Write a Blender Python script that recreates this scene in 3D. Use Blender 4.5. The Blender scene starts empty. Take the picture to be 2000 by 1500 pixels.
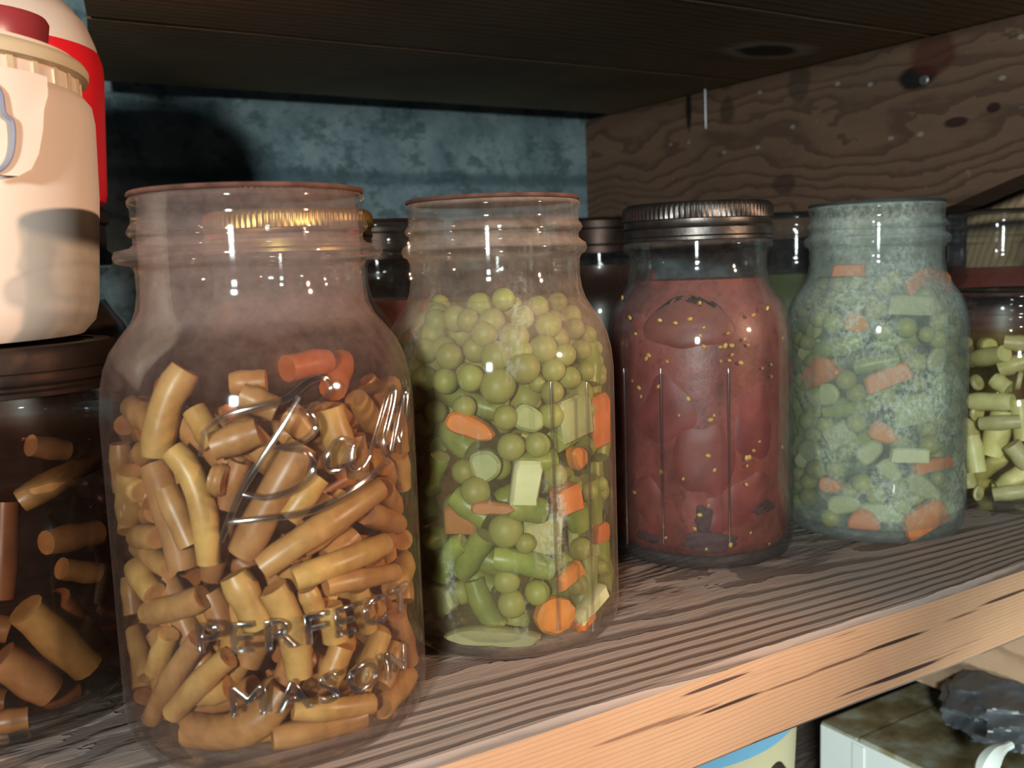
import bpy, math, random
import numpy as np
from mathutils import Vector, Matrix
random.seed(7); rng = np.random.default_rng(7)
S = bpy.context.scene; COL = S.collection
PI = math.pi
# ------------------------------------------------------------------ camera frame (metres; X along the shelf, Y into it, Z up)
FPX, PITCH, ROLL, YAW, EYE = 1891.9, .1224, -.0347, .5511, .1511
def _frame():
    cy, sy = math.cos(YAW), math.sin(YAW)
    fw = np.array([sy, cy, 0]); rt = np.array([cy, -sy, 0]); up = np.array([0, 0, 1.])
    cp, sp = math.cos(PITCH), math.sin(PITCH)
    F = fw*cp-up*sp; U = up*cp+fw*sp
    cr, sr = math.cos(ROLL), math.sin(ROLL)
    return rt*cr+U*sr, U*cr-rt*sr, F
CR, CU, CF = _frame(); CC = np.array([0, 0, EYE])
def ray(x, y): return CF+CR*(x-1000)/FPX-CU*(y-750)/FPX
def onz(x, y, z): d = ray(x, y); return CC+d*(z-CC[2])/d[2]
def onY(x, y, Y): d = ray(x, y); return CC+d*(Y-CC[1])/d[1]
def onX(x, y, X): d = ray(x, y); return CC+d*(X-CC[0])/d[0]
def oncyl(x, y, c, r):
    d = ray(x, y); o = CC[:2]-np.array(c[:2]); a = d[:2]@d[:2]; b = 2*o@d[:2]; q = o@o-r*r
    D = b*b-4*a*q
    t = (-b-math.sqrt(max(0, D)))/(2*a)
    P = CC+d*t
    if D < 0:                                    # ray passes beside: clamp to the silhouette
        v = P[:2]-np.array(c[:2]); P[:2] = np.array(c[:2])+v/np.linalg.norm(v)*r
    return P
# ------------------------------------------------------------------ mesh helpers
class MB:
    def __init__(s): s.v = []; s.f = []; s.m = []
    def add(s, vs, fs, mi=0):
        b = len(s.v); s.v += [tuple(map(float, v)) for v in vs]
        for f in fs: s.f.append([b+i for i in f]); s.m.append(mi)
        return s
    def box(s, a, b, mi=0, bev=0):
        x0, y0, z0 = a; x1, y1, z1 = b
        if bev:
            return s.prism([(x0+bev, y0), (x1-bev, y0), (x1, y0+bev), (x1, y1-bev), (x1-bev, y1), (x0+bev, y1), (x0, y1-bev), (x0, y0+bev)], z0, z1, mi, bev)
        vs = [(x, y, z) for z in (z0, z1) for y in (y0, y1) for x in (x0, x1)]
        return s.add(vs, [(0, 2, 3, 1), (4, 5, 7, 6), (0, 1, 5, 4), (2, 6, 7, 3), (0, 4, 6, 2), (1, 3, 7, 5)], mi)
    def prism(s, pts, z0, z1, mi=0, bev=0):
        n = len(pts); cx = sum(p[0] for p in pts)/n; cy = sum(p[1] for p in pts)/n
        def ring(z, k): 
            o = []
            for x, y in pts:
                dx, dy = x-cx, y-cy; L = math.hypot(dx, dy) or 1
                o.append((x-dx/L*k, y-dy/L*k, z))
            return o
        R = [ring(z0, bev), ring(z0+bev, 0), ring(z1-bev, 0), ring(z1, bev)] if bev else [ring(z0, 0), ring(z1, 0)]
        vs = sum(R, []); fs = [tuple(range(n-1, -1, -1)), tuple(range(len(vs)-n, len(vs)))]
        for k in range(len(R)-1):
            for i in range(n):
                j = (i+1) % n; fs.append((k*n+i, k*n+j, k*n+n+j, k*n+n+i))
        return s.add(vs, fs, mi)
    def lathe(s, prof, n=64, c=(0, 0, 0), mi=0, tilt=None, capa=True, capb=True, fn=None):
        vs = []
        for k, (r, z) in enumerate(prof):
            t = tilt[k] if tilt else 0
            for i in range(n):
                a = 2*PI*i/n; rr = r+(fn(a, k) if fn else 0)
                vs.append((c[0]+rr*math.cos(a), c[1]+rr*math.sin(a), c[2]+z+t*math.cos(a-1.0)))
        fs = []
        for k in range(len(prof)-1):
            for i in range(n):
                j = (i+1) % n; fs.append((k*n+i, k*n+j, k*n+n+j, k*n+n+i))
        if capa: fs.append(tuple(range(n-1, -1, -1)))
        if capb: fs.append(tuple(range(len(vs)-n, len(vs))))
        return s.add(vs, fs, mi)
    def tube(s, P, R, n=10, mi=0, endmi=None, hollow=0, flat=1.0):
        P = [np.array(p, float) for p in P]; m = len(P)
        if not hasattr(R, '__len__'): R = [R]*m
        T = [P[min(i+1, m-1)]-P[max(i-1, 0)] for i in range(m)]; T = [t/(np.linalg.norm(t)+1e-12) for t in T]
        u = np.cross(T[0], [0.31, .2, .93]); u /= np.linalg.norm(u)
        rings = []
        for i in range(m):
            u = u-T[i]*(u@T[i]); u /= np.linalg.norm(u); w = np.cross(T[i], u)
            rings.append([P[i]+R[i]*(math.cos(2*PI*k/n)*u+flat*math.sin(2*PI*k/n)*w) for k in range(n)])
        vs = sum(rings, []); fs = []
        for i in range(m-1):
            for k in range(n):
                j = (k+1) % n; fs.append((i*n+k, i*n+j, i*n+n+j, i*n+n+k))
        s.add(vs, fs, mi)
        e = mi if endmi is None else endmi
        for i, sg in ((0, 1), (m-1, -1)):
            c = P[i]+T[i]*hollow*sg
            inner = [P[i]+(p-P[i])*.72 for p in rings[i]]
            vv = list(rings[i])+inner+[c]; ff = []
            for k in range(n):
                j = (k+1) % n
                q = [(k, j, n+j, n+k), (n+k, n+j, 2*n)]
                ff += [tuple(reversed(z)) for z in q] if i == 0 else q
            s.add(vv, ff, e)
        return s
    def sphere(s, c, r, n=14, m=9, sc=(1, 1, 1), fn=None, mi=0):
        vs = []
        for k in range(m+1):
            t = PI*k/m
            for i in range(n):
                a = 2*PI*i/n; d = np.array([math.sin(t)*math.cos(a), math.sin(t)*math.sin(a), math.cos(t)])
                q = r*(1+(fn(d) if fn else 0))
                vs.append(tuple(np.array(c)+d*q*np.array(sc)))
        fs = [(k*n+i, k*n+n+i, k*n+n+(i+1) % n, k*n+(i+1) % n) for k in range(m) for i in range(n)]
        return s.add(vs, fs, mi)
    def build(s, name, mats, parent=None, loc=(0, 0, 0), smooth=40, merge=True):
        me = bpy.data.meshes.new(name); me.from_pydata(s.v, [], s.f)
        me.polygons.foreach_set('material_index', s.m)
        if merge:
            import bmesh
            bm = bmesh.new(); bm.from_mesh(me); bmesh.ops.remove_doubles(bm, verts=bm.verts, dist=1e-6)
            bmesh.ops.recalc_face_normals(bm, faces=bm.faces) if merge == 2 else None
            bm.to_mesh(me); bm.free()
        if smooth:
            me.polygons.foreach_set('use_smooth', [True]*len(me.polygons)); me.set_sharp_from_angle(angle=math.radians(smooth))
        for m in (mats if isinstance(mats, (list, tuple)) else [mats]): me.materials.append(m)
        me.update()
        o = bpy.data.objects.new(name, me); COL.objects.link(o); o.location = loc
        if parent: o.parent = parent
        return o
def tag(o, label, cat, group=None, kind=None):
    o['label'] = label; o['category'] = cat
    if group: o['group'] = group
    if kind: o['kind'] = kind
    return o
def thing(name, loc, label, cat, group=None, rz=0):
    o = bpy.data.objects.new(name, None); COL.objects.link(o); o.empty_display_size = .02
    o.location = loc; o.rotation_euler = (0, 0, rz); return tag(o, label, cat, group)
def struct(o): o['kind'] = 'structure'; return o
# ------------------------------------------------------------------ materials
def mat(name):
    m = bpy.data.materials.new(name); m.use_nodes = True; nt = m.node_tree; nt.nodes.clear()
    out = nt.nodes.new('ShaderNodeOutputMaterial'); return m, nt, out
def nd(nt, t, ins=None, **kw):
    n = nt.nodes.new(t)
    for k, v in kw.items(): setattr(n, k, v)
    for k, v in (ins or {}).items():
        if isinstance(v, bpy.types.NodeSocket): nt.links.new(v, n.inputs[k])
        else: n.inputs[k].default_value = v
    return n
def mth(nt, op, a, b=0.0, c=None):
    d = {0: a, 1: b}
    if c is not None: d[2] = c
    return nd(nt, 'ShaderNodeMath', d, operation=op).outputs[0]
def mixc(nt, f, a, b):
    n = nt.nodes.new('ShaderNodeMix'); n.data_type = 'RGBA'
    for k, v in ((0, f), (6, a), (7, b)):
        if isinstance(v, bpy.types.NodeSocket): nt.links.new(v, n.inputs[k])
        else: n.inputs[k].default_value = v
    return n.outputs[2]
def rgb(r, g, b):
    f = lambda c: ((c/255)/12.92 if c/255 <= .04045 else ((c/255+.055)/1.055)**2.4)
    return (f(r), f(g), f(b), 1)
def ramp(nt, fac, stops):
    n = nd(nt, 'ShaderNodeValToRGB', {0: fac}); e = n.color_ramp.elements
    while len(e) < len(stops): e.new(.5)
    for k, (p, c) in enumerate(stops): e[k].position = p; e[k].color = c if len(c) == 4 else (*c, 1)
    return n.outputs[0]
def g(v): return (v, v, v, 1)
def coords(nt, scale=(1, 1, 1), loc=(0, 0, 0)):
    tc = nd(nt, 'ShaderNodeTexCoord'); 
    return nd(nt, 'ShaderNodeMapping', {0: tc.outputs['Object'], 1: loc, 3: scale}).outputs[0]
def noise(nt, vec, sc, det=4, rough=.55): return nd(nt, 'ShaderNodeTexNoise', {'Vector': vec, 'Scale': sc, 'Detail': det, 'Roughness': rough}).outputs[0]
def plain(name, col, rough=.5, metal=0, var=.12, nscale=60, bump=0, spec=.5):
    m, nt, out = mat(name); v = coords(nt); n = noise(nt, v, nscale)
    k = ramp(nt, n, [(.3, tuple(c*(1-var) for c in col[:3])), (.7, tuple(min(1, c*(1+var)) for c in col[:3]))])
    p = nd(nt, 'ShaderNodeBsdfPrincipled', {'Base Color': k, 'Roughness': rough, 'Metallic': metal, 'Specular IOR Level': spec})
    if bump: nt.links.new(nd(nt, 'ShaderNodeBump', {'Strength': bump, 'Distance': .001, 'Height': n}).outputs[0], p.inputs['Normal'])
    nt.links.new(p.outputs[0], out.inputs[0]); return m
def wood(name, light, dark, axis='X', y0=0., h0=.03, slope=.0, step=.004, warp=.006, bump=.6, rough=.7, grime=.3, fine=900, spots=(), late=.55, specks=0, grimecol=(.02, .018, .016, 1), cracks=0):
    """growth rings round a log axis that runs along `axis`"""
    m, nt, out = mat(name); tc = nd(nt, 'ShaderNodeTexCoord'); sx = nd(nt, 'ShaderNodeSeparateXYZ', {0: tc.outputs['Object']})
    L, W, Z = (sx.outputs[0], sx.outputs[1], sx.outputs[2]) if axis == 'X' else ((sx.outputs[1], sx.outputs[2], sx.outputs[0]) if axis == 'YZ' else (sx.outputs[1], sx.outputs[0], sx.outputs[2]))
    cv = nd(nt, 'ShaderNodeCombineXYZ', {0: mth(nt, 'MULTIPLY', L, .36), 1: W, 2: Z}).outputs[0]
    n1 = noise(nt, cv, 14, 3, .5); n2 = noise(nt, cv, 70, 3, .6)
    off = mth(nt, 'ADD', mth(nt, 'MULTIPLY', mth(nt, 'SUBTRACT', n1, .5), warp*4), mth(nt, 'MULTIPLY', mth(nt, 'SUBTRACT', n2, .5), warp*.8))
    w = mth(nt, 'ADD', mth(nt, 'SUBTRACT', W, y0), off)
    h = mth(nt, 'ADD', mth(nt, 'ADD', mth(nt, 'MULTIPLY', L, slope), h0), mth(nt, 'SUBTRACT', off, Z))
    r = mth(nt, 'SQRT', mth(nt, 'ADD', mth(nt, 'MULTIPLY', w, w), mth(nt, 'MULTIPLY', h, h)))
    ph = mth(nt, 'FRACT', mth(nt, 'DIVIDE', r, step))
    ring = ramp(nt, ph, [(0, g(.0)), (late, g(.25)), (late+.28, g(1)), (.97, g(.9)), (1, g(0))])
    cf = nd(nt, 'ShaderNodeCombineXYZ', {0: mth(nt, 'MULTIPLY', L, .03), 1: W, 2: Z}).outputs[0]
    fib = noise(nt, cf, fine, 2, .6)
    base = mixc(nt, ring, light, dark)
    base = mixc(nt, mth(nt, 'MULTIPLY', fib, .35), base, tuple(c*.55 for c in dark[:3])+(1,))
    gv = noise(nt, tc.outputs['Object'], 9, 5, .65)
    gm = ramp(nt, gv, [(.42, g(0)), (.72, g(1))])
    base = mixc(nt, mth(nt, 'MULTIPLY', gm, grime), base, grimecol)
    if specks:
        sp = ramp(nt, noise(nt, tc.outputs['Object'], 130, 2, .5), [(.70, g(0)), (.74, g(1))])
        base = mixc(nt, mth(nt, 'MULTIPLY', sp, specks), base, (.35, .36, .36, 1))
    if cracks:
        ck = ramp(nt, noise(nt, nd(nt, 'ShaderNodeCombineXYZ', {0: mth(nt, 'MULTIPLY', L, .016), 1: W, 2: Z}).outputs[0], 420, 3, .5), [(.66, g(0)), (.70, g(1))])
        base = mixc(nt, mth(nt, 'MULTIPLY', ck, cracks), base, (.03, .02, .015, 1))
    for (c, rad, sc, colr, amt) in spots:
        d = nd(nt, 'ShaderNodeVectorMath', {0: tc.outputs['Object'], 1: tuple(c)}, operation='SUBTRACT').outputs[0]
        d = nd(nt, 'ShaderNodeVectorMath', {0: d, 1: sc}, operation='MULTIPLY').outputs[0]
        d = nd(nt, 'ShaderNodeVectorMath', {0: d}, operation='LENGTH').outputs['Value']
        f = ramp(nt, mth(nt, 'DIVIDE', mth(nt, 'ADD', d, mth(nt, 'MULTIPLY', mth(nt, 'SUBTRACT', n2, .5), rad*.6)), rad), [(.7, g(amt)), (1., g(0))])
        base = mixc(nt, f, base, colr)
    hgt = mth(nt, 'SUBTRACT', mth(nt, 'MULTIPLY', fib, .35), mth(nt, 'MULTIPLY', ring, -1.0 if bump > 0 else 1.0))
    p = nd(nt, 'ShaderNodeBsdfPrincipled', {'Base Color': base, 'Roughness': rough, 'Specular IOR Level': .3})
    nt.links.new(nd(nt, 'ShaderNodeBump', {'Strength': abs(bump), 'Distance': .0012, 'Height': hgt}).outputs[0], p.inputs['Normal'])
    nt.links.new(p.outputs[0], out.inputs[0]); return m
def glass(name, film=None, top=0, dust=.06, dustcol=(.5, .45, .42, 1), edge=.25, patch=0, streak=False, tint=(.97, .98, .97, 1), rough=.06, spec=.42, nsc=60, zlo=None):
    """jar glass: clear with a mirror sheen, and a film of cellar dust or dried residue on it"""
    m, nt, out = mat(name); v = coords(nt)
    fr = nd(nt, 'ShaderNodeFresnel', {0: 1.45}).outputs[0]
    tr = nd(nt, 'ShaderNodeBsdfTransparent', {0: tint}).outputs[0]
    gl = nd(nt, 'ShaderNodeBsdfGlossy', {0: (1, 1, 1, 1), 'Roughness': rough}).outputs[0]
    s = nd(nt, 'ShaderNodeMixShader', {0: mth(nt, 'MULTIPLY', fr, spec), 1: tr, 2: gl}).outputs[0]
    if dust or patch or film:
        n = noise(nt, v, nsc, 6, .7)
        lw = nd(nt, 'ShaderNodeLayerWeight', {0: .30}).outputs['Facing']
        f = mth(nt, 'ADD', mth(nt, 'MULTIPLY', ramp(nt, n, [(.3, g(.35)), (.75, g(1.6))]), dust), mth(nt, 'MULTIPLY', mth(nt, 'POWER', lw, 5.), edge))
        if patch:
            vv = coords(nt, (1, 1, .22), (.31, .12, .4)) if streak else v
            a = ramp(nt, noise(nt, vv, 55 if streak else 26, 5, .6), [(.56 if streak else .42, g(0)), (.66 if streak else .68, g(1))])
            b = ramp(nt, noise(nt, v, 420, 4, .7), [(.42, g(.1)), (.6, g(1))])
            f = mth(nt, 'ADD', f, mth(nt, 'MULTIPLY', mth(nt, 'MULTIPLY', a, b), patch))
        if top:                                   # dust settles on whatever faces up: threads, bead, shoulder
            nz = nd(nt, 'ShaderNodeSeparateXYZ', {0: nd(nt, 'ShaderNodeNewGeometry').outputs['Normal']}).outputs[2]
            f = mth(nt, 'ADD', f, mth(nt, 'MULTIPLY', mth(nt, 'MULTIPLY', mth(nt, 'MAXIMUM', nz, 0.), ramp(nt, n, [(.3, g(.6)), (.75, g(1.3))])), top))
        if film:                                  # dried film left on the glass above the liquid line
            z_ = nd(nt, 'ShaderNodeSeparateXYZ', {0: v}).outputs[2]
            f = mth(nt, 'ADD', f, mth(nt, 'MULTIPLY', mth(nt, 'MULTIPLY', ramp(nt, mth(nt, 'MULTIPLY', mth(nt, 'SUBTRACT', z_, film[0]), 220.), [(0, g(0)), (1, g(1))]), film[1]), ramp(nt, n, [(.3, g(.6)), (.75, g(1.4))])))
        f = mth(nt, 'MINIMUM', f, .92)
        df = nd(nt, 'ShaderNodeBsdfDiffuse', {0: dustcol}).outputs[0]
        s = nd(nt, 'ShaderNodeMixShader', {0: f, 1: s, 2: df}).outputs[0]
    nt.links.new(s, out.inputs[0]); return m
def liquid(name, colr, dens, surf=.1, haze=0, hazecol=(.3, .3, .2, 1)):
    m, nt, out = mat(name); fr = nd(nt, 'ShaderNodeFresnel', {0: 1.33}).outputs[0]
    tr = nd(nt, 'ShaderNodeBsdfTransparent', {0: (1, 1, 1, 1)}).outputs[0]
    gl = nd(nt, 'ShaderNodeBsdfGlossy', {0: (1, 1, 1, 1), 'Roughness': .05}).outputs[0]
    s = nd(nt, 'ShaderNodeMixShader', {0: mth(nt, 'MULTIPLY', fr, surf), 1: tr, 2: gl}).outputs[0]
    if haze:
        n = ramp(nt, noise(nt, coords(nt), 45, 5, .65), [(.3, g(.3)), (.7, g(1.5))])
        s = nd(nt, 'ShaderNodeMixShader', {0: mth(nt, 'MULTIPLY', n, haze), 1: s, 2: nd(nt, 'ShaderNodeBsdfDiffuse', {0: hazecol}).outputs[0]}).outputs[0]
    nt.links.new(s, out.inputs[0])
    nt.links.new(nd(nt, 'ShaderNodeVolumeAbsorption', {0: colr, 1: dens}).outputs[0], out.inputs[1]); return m
def veg(name, c1, c2, rough=.38, nsc=90, bump=.15, var=.18, sss=0.):
    m, nt, out = mat(name); v = coords(nt); n = noise(nt, v, nsc, 5, .6)
    k = mixc(nt, ramp(nt, n, [(.32, g(0)), (.68, g(1))]), c1, c2)
    r = nd(nt, 'ShaderNodeObjectInfo').outputs['Random']
    k = nd(nt, 'ShaderNodeHueSaturation', {'Value': mth(nt, 'ADD', mth(nt, 'MULTIPLY', r, 2*var), 1-var), 'Hue': mth(nt, 'ADD', mth(nt, 'MULTIPLY', r, .02), .49), 'Color': k}).outputs[0]
    p = nd(nt, 'ShaderNodeBsdfPrincipled', {'Base Color': k, 'Roughness': rough, 'Specular IOR Level': .35})
    nt.links.new(nd(nt, 'ShaderNodeBump', {'Strength': bump, 'Distance': .0006, 'Height': n}).outputs[0], p.inputs['Normal'])
    nt.links.new(p.outputs[0], out.inputs[0]); return m
M = {}
# ------------------------------------------------------------------ setting: concrete wall
WALLY, ZU, XB, YE = .87, .3035, .638, .2555
m, nt, out = mat('painted_concrete'); v = coords(nt)
n1 = noise(nt, v, 22, 6, .68); n2 = noise(nt, coords(nt, (1, 1, 1.5), (3, 1, 2)), 42, 6, .70)
k = ramp(nt, n1, [(.34, rgb(88, 106, 110)), (.5, rgb(112, 130, 134)), (.66, rgb(132, 148, 150))])
k = mixc(nt, ramp(nt, n2, [(.50, g(0)), (.60, g(.7))]), k, rgb(66, 82, 86))
sx = nd(nt, 'ShaderNodeSeparateXYZ', {0: nd(nt, 'ShaderNodeTexCoord').outputs['Object']})
zj = mth(nt, 'ADD', sx.outputs[2], mth(nt, 'MULTIPLY', mth(nt, 'SUBTRACT', n1, .5), .012))
jl = ramp(nt, mth(nt, 'ABSOLUTE', mth(nt, 'SUBTRACT', zj, .2385)), [(0, g(.7)), (.004, g(.55)), (.008, g(0))])
k = mixc(nt, jl, k, rgb(62, 80, 86))
p = nd(nt, 'ShaderNodeBsdfPrincipled', {'Base Color': k, 'Roughness': .8, 'Specular IOR Level': .2})
nt.links.new(nd(nt, 'ShaderNodeBump', {'Strength': .6, 'Distance': .004, 'Height': mth(nt, 'SUBTRACT', n2, jl)}).outputs[0], p.inputs['Normal'])
nt.links.new(p.outputs[0], out.inputs[0]); WALLM = m
struct(MB().box((-1.2, WALLY, -.5), (1.6, WALLY+.1, 1.0)).build('wall_back', WALLM, smooth=0))
# ------------------------------------------------------------------ timber shelving
arc = onz(1585, 1115, 0)
W_SHELF = wood('weathered_shelf_wood', rgb(190, 164, 148), rgb(122, 101, 90), 'X', y0=arc[1]+.012, h0=.052, slope=-.055, step=.0052, warp=.009, bump=-.8, grime=.55, grimecol=rgb(142, 140, 136), late=.4)
W_EDGE = wood('sawn_edge_wood', rgb(206, 164, 128), rgb(196, 152, 117), 'X', y0=.2, h0=.09, slope=.01, step=.0016, warp=.0013, bump=.3, grime=.5, grimecol=rgb(176, 124, 92), cracks=.25, spots=[(onY(x_, y_, YE), r_*.8, (.036, 1, 1), rgb(*c_), a_) for (x_, y_, r_, c_, a_) in ((1440, 1370, .0011, (50, 34, 30), .95), (1250, 1425, .0012, (104, 70, 56), .7), (1340, 1398, .0009, (112, 76, 60), .7), (1540, 1335, .0011, (110, 74, 56), .75), (1640, 1296, .0011, (84, 56, 42), .85), (1752, 1252, .0012, (44, 30, 24), .95), (1870, 1204, .0010, (70, 50, 40), .8), (1960, 1166, .0012, (50, 36, 30), .9), (1700, 1338, .0011, (84, 60, 48), .85), (1775, 1310, .0015, (48, 38, 34), .95), (1840, 1282, .0010, (80, 60, 50), .8), (1408, 1333, .0010, (60, 42, 50), .9), (1508, 1308, .0008, (70, 50, 44), .85), (1650, 1240, .0007, (90, 66, 50), .7))], rough=.75)
W_UP = wood('dark_shelf_wood', rgb(186, 164, 128), rgb(146, 124, 96), 'X', y0=.1, h0=.16, step=.009, warp=.008, bump=.3, grime=.35,
            spots=[(onz(1500, 98, ZU), .030, (.62, 1, 1), rgb(214, 206, 186), .9), (onz(1500, 100, ZU), .0195, (.62, 1, 1), rgb(70, 58, 46), .95)])
def plank(name, y0, y1, z0, z1, x0, x1, mats, label, skew=None, cat='shelf board', group=None):
    b = MB(); n = 30; bev = .0025
    xs = np.linspace(x0, x1, n); prof = [(y0, z0+bev), (y0, z1-bev), (y0+bev, z1), (y1-bev, z1), (y1, z1-bev), (y1, z0+bev), (y1-bev, z0), (y0+bev, z0)]
    vs = []
    for i, x in enumerate(xs):
        for (yy, zz) in prof:
            xx = x+(skew*((yy-y0)/(y1-y0)) if (skew and i == 0) else 0)
            vs.append((xx, yy+.0007*math.sin(i*1.7+yy*40), zz))
    m_ = len(prof)
    b.add(vs, [tuple(range(m_)), tuple(range(len(vs)-1, len(vs)-m_-1, -1))], 1)
    for i in range(n-1):
        for k_ in range(m_):
            j = (k_+1) % m_
            b.add([vs[i*m_+k_], vs[i*m_+m_+k_], vs[i*m_+m_+j], vs[i*m_+j]], [(0, 1, 2, 3)], 1 if k_ == 0 else 0)
    o = b.build(name, mats, smooth=25, merge=2)
    return tag(o, label, cat, group)
G1 = 'boards of the shelf under the jars'
plank('shelf_board', YE, .4395, -.038, 0, -.45, 1.15, [W_SHELF, W_EDGE], 'front shelf board with worn grain and pale sawn edge under the jars')
plank('shelf_board', .4415, .6255, -.038, 0, -.45, 1.15, [W_SHELF, W_EDGE], 'rear shelf board behind the front jars, under the dark back jars', group=None)
plank('shelf_board', .6275, .8115, -.038, 0, -.45, 1.15, [W_SHELF, W_EDGE], 'rearmost shelf board beside the concrete wall')
e1, e2 = onz(184, 12, ZU)[0], onz(189, 148, ZU)[0]
plank('shelf_board', .27, .4475, ZU, ZU+.038, -.05, 1.15, [W_UP, W_UP], 'dark overhead shelf board nearest the viewer above the jars', skew=.1)
plank('shelf_board', .449, .6285, ZU, ZU+.038, e1-.035, 1.15, [W_UP, W_UP], 'dark overhead shelf board with an oval knot above the jars', skew=.035)
plank('shelf_board', .630, .826, ZU, ZU+.038, e1, 1.15, [W_UP, W_UP], 'dark overhead shelf board along the concrete wall', skew=e2-e1)
kn = lambda x, y: onX(x, y, XB)
BS = [(kn(1790, 152), .010, (1, .55, 1), (.006, .005, .004, 1), .97), (kn(1822, 104), .017, (1, .8, 1), rgb(66, 30, 22), .75),
      (kn(1345, 215), .0095, (1, 2.2, .42), (.006, .005, .004, 1), .95), (kn(1560, 160), .014, (1, 1, .8), rgb(48, 40, 30), .6),
      (kn(1868, 238), .0045, (1, .4, 1), rgb(40, 18, 16), .9), (kn(1940, 210), .004, (1, .7, 1), rgb(36, 16, 18), .9), (kn(1420, 215), .011, (1, 1, .8), rgb(40, 34, 26), .6), (kn(1530, 360), .009, (1, .6, 1), rgb(44, 30, 22), .6)]
for (a_, b_) in ((1798, 262), (1740, 270), (1548, 248), (1480, 288), (1345, 278), (1414, 298), (1700, 165), (1958, 152), (1995, 72), (1310, 282), (1484, 180), (1636, 164)):
    BS.append((kn(a_, b_), .0018, (1, .6, 1), rgb(160, 158, 150), .4))
W_BEAM = wood('beam_wood', rgb(110, 84, 66), rgb(82, 60, 47), 'YZ', y0=.42, h0=.05, slope=.0, step=.0042, warp=.006, bump=.45, grime=.5, grimecol=rgb(70, 60, 46), spots=BS, specks=.12)
W_CLEAT = wood('cleat_wood', rgb(202, 168, 136), rgb(166, 136, 108), 'YZ', y0=-.3, h0=.05, step=.006, warp=.008, bump=.3, grime=.3, specks=.3)
W_POST = wood('post_wood', rgb(176, 150, 116), rgb(140, 112, 84), 'X', y0=.3, h0=.1, step=.006, bump=.3, grime=.2)
bt = [(.30, .219), (.345, .2085), (.386, .197), (.43, .1825), (.47, .1735), (.52, .1675), (.62, .1640), (.75, .163), (WALLY-.002, .163)]
b = MB(); vs = []
for (y_, z_) in bt:
    for x_ in (XB, XB+.038): vs += [(x_, y_, z_), (x_, y_, ZU-.0008)]
n_ = len(bt); fs = [(0, 1, 3, 2), (4*n_-4, 4*n_-2, 4*n_-1, 4*n_-3)]
for i in range(n_-1):
    a = 4*i; fs += [(a, a+4, a+5, a+1), (a+2, a+3, a+7, a+6), (a, a+2, a+6, a+4), (a+1, a+5, a+7, a+3)]
b.add(vs, fs); beam = b.build('support_beam', W_BEAM, smooth=0, merge=2)
tag(beam, 'brown timber beam with nail holes carrying the overhead shelf on the right', 'beam')
METAL = plain('dull_steel', rgb(150, 150, 150), .45, .9, .2, 80)
q1 = kn(1383, 165); q2 = kn(1384, 252)
MB().tube([q1-np.array([.004, 0, 0]), q2-np.array([.0035, 0, 0])], [.0016, .0009], 8).build('nail', METAL, beam)
q = kn(1806, 157); MB().lathe([(.0005, -.001), (.0035, -.0005), (.0040, .001), (.003, .0022)], 16).build('nail_head', METAL, beam, loc=q).rotation_euler = (0, -PI/2, 0)
tag(MB().box((XB, YE+.012, -.181), (XB+.038, WALLY-.002, -.0388), bev=.002).build('support_beam', W_CLEAT, smooth=0, merge=2), 'brown timber beam under the jar shelf at the lower right', 'beam')
pp = onX(1935, 400, .75)
tag(MB().box((.75, pp[1]-.028, .0005), (.788, pp[1]+.022, ZU-.001), bev=.002).build('shelf_post', W_POST, smooth=0, merge=2), 'pale upright post behind the end of the upper beam at far right', 'post')
struct(plank('floor', .10, .84, -.38, -.342, -.6, 1.4, [W_SHELF, W_EDGE], 'lower shelf'))
for k_ in ('label', 'category'):
    del bpy.data.objects['floor'][k_]
# ------------------------------------------------------------------ jars
def quart_profile(R, rr, rb, rn, H=.176):
    s = H-.176
    Z = lambda z: z+s
    o = [(.0005, .0032), (R-.016, .0030), (R-.010, .0006), (R-.0065, 0), (R-.0028, .0014), (R-.0008, .0048), (R, .010), (R, .05), (R, max(.06, Z(.108))), (R-.0008, Z(.116)), (R-.0022, Z(.122)),
         (R-.0045, Z(.1275)), (R-.0078, Z(.132)), (R-(R-rn)*.82, Z(.1365)), (rn+.0009, Z(.1405)), (rn, Z(.146)), (rn+.0001, Z(.1525)), (rn+.0009, Z(.1543)), (rb-.0007, Z(.1553)), (rb, Z(.1572)), (rb-.0007, Z(.1591)), (rn+.0012, Z(.1600)),
         (rn, Z(.1612)), (rn, Z(.1632)), (rr+.0004, Z(.1642)), (rr+.0011, Z(.1655)), (rr+.0004, Z(.1668)), (rr-.0006, Z(.1680)), (rr-.0006, Z(.1722)), (rr+.0001, Z(.1734)), (rr+.0002, Z(.1748)), (rr-.0008, Z(.176))]
    i = [(rr-.0024, Z(.176)), (rr-.0030, Z(.1748)), (rn-.0012, Z(.1640)), (rn-.0012, Z(.150)), (rn-.0006, Z(.1405)), (R-(R-rn)*.82-.0009, Z(.1365)), (R-.0087, Z(.132)), (R-.0054, Z(.1275)), (R-.0031, Z(.122)), (R-.0017, Z(.116)), (R-.0009, Z(.108)), (R-.0009, .0125), (R-.0028, .0078), (R-.008, .0052), (R-.016, .0048), (.0005, .0048)]
    t = [0]*len(o)
    for k, (r, z) in enumerate(o):
        if Z(.1638) < z < Z(.1675): t[k] = .0012
    return o, i, t
GD = {}
BACK = (('backa', .322, .7175, 'dark capped jar by the concrete wall, seen between the lettered jar and the peas jar'), ('backb', .4133, .685, 'dark capped jar by the concrete wall, seen through the neck of the peas jar'), ('backc', .514, .682, 'dark capped jar by the concrete wall, seen between the peas jar and the tomato jar'))
def gmat(key, **kw):
    if key not in GD: GD[key] = glass('jar_glass_'+key, **kw)
    return GD[key]
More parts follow.
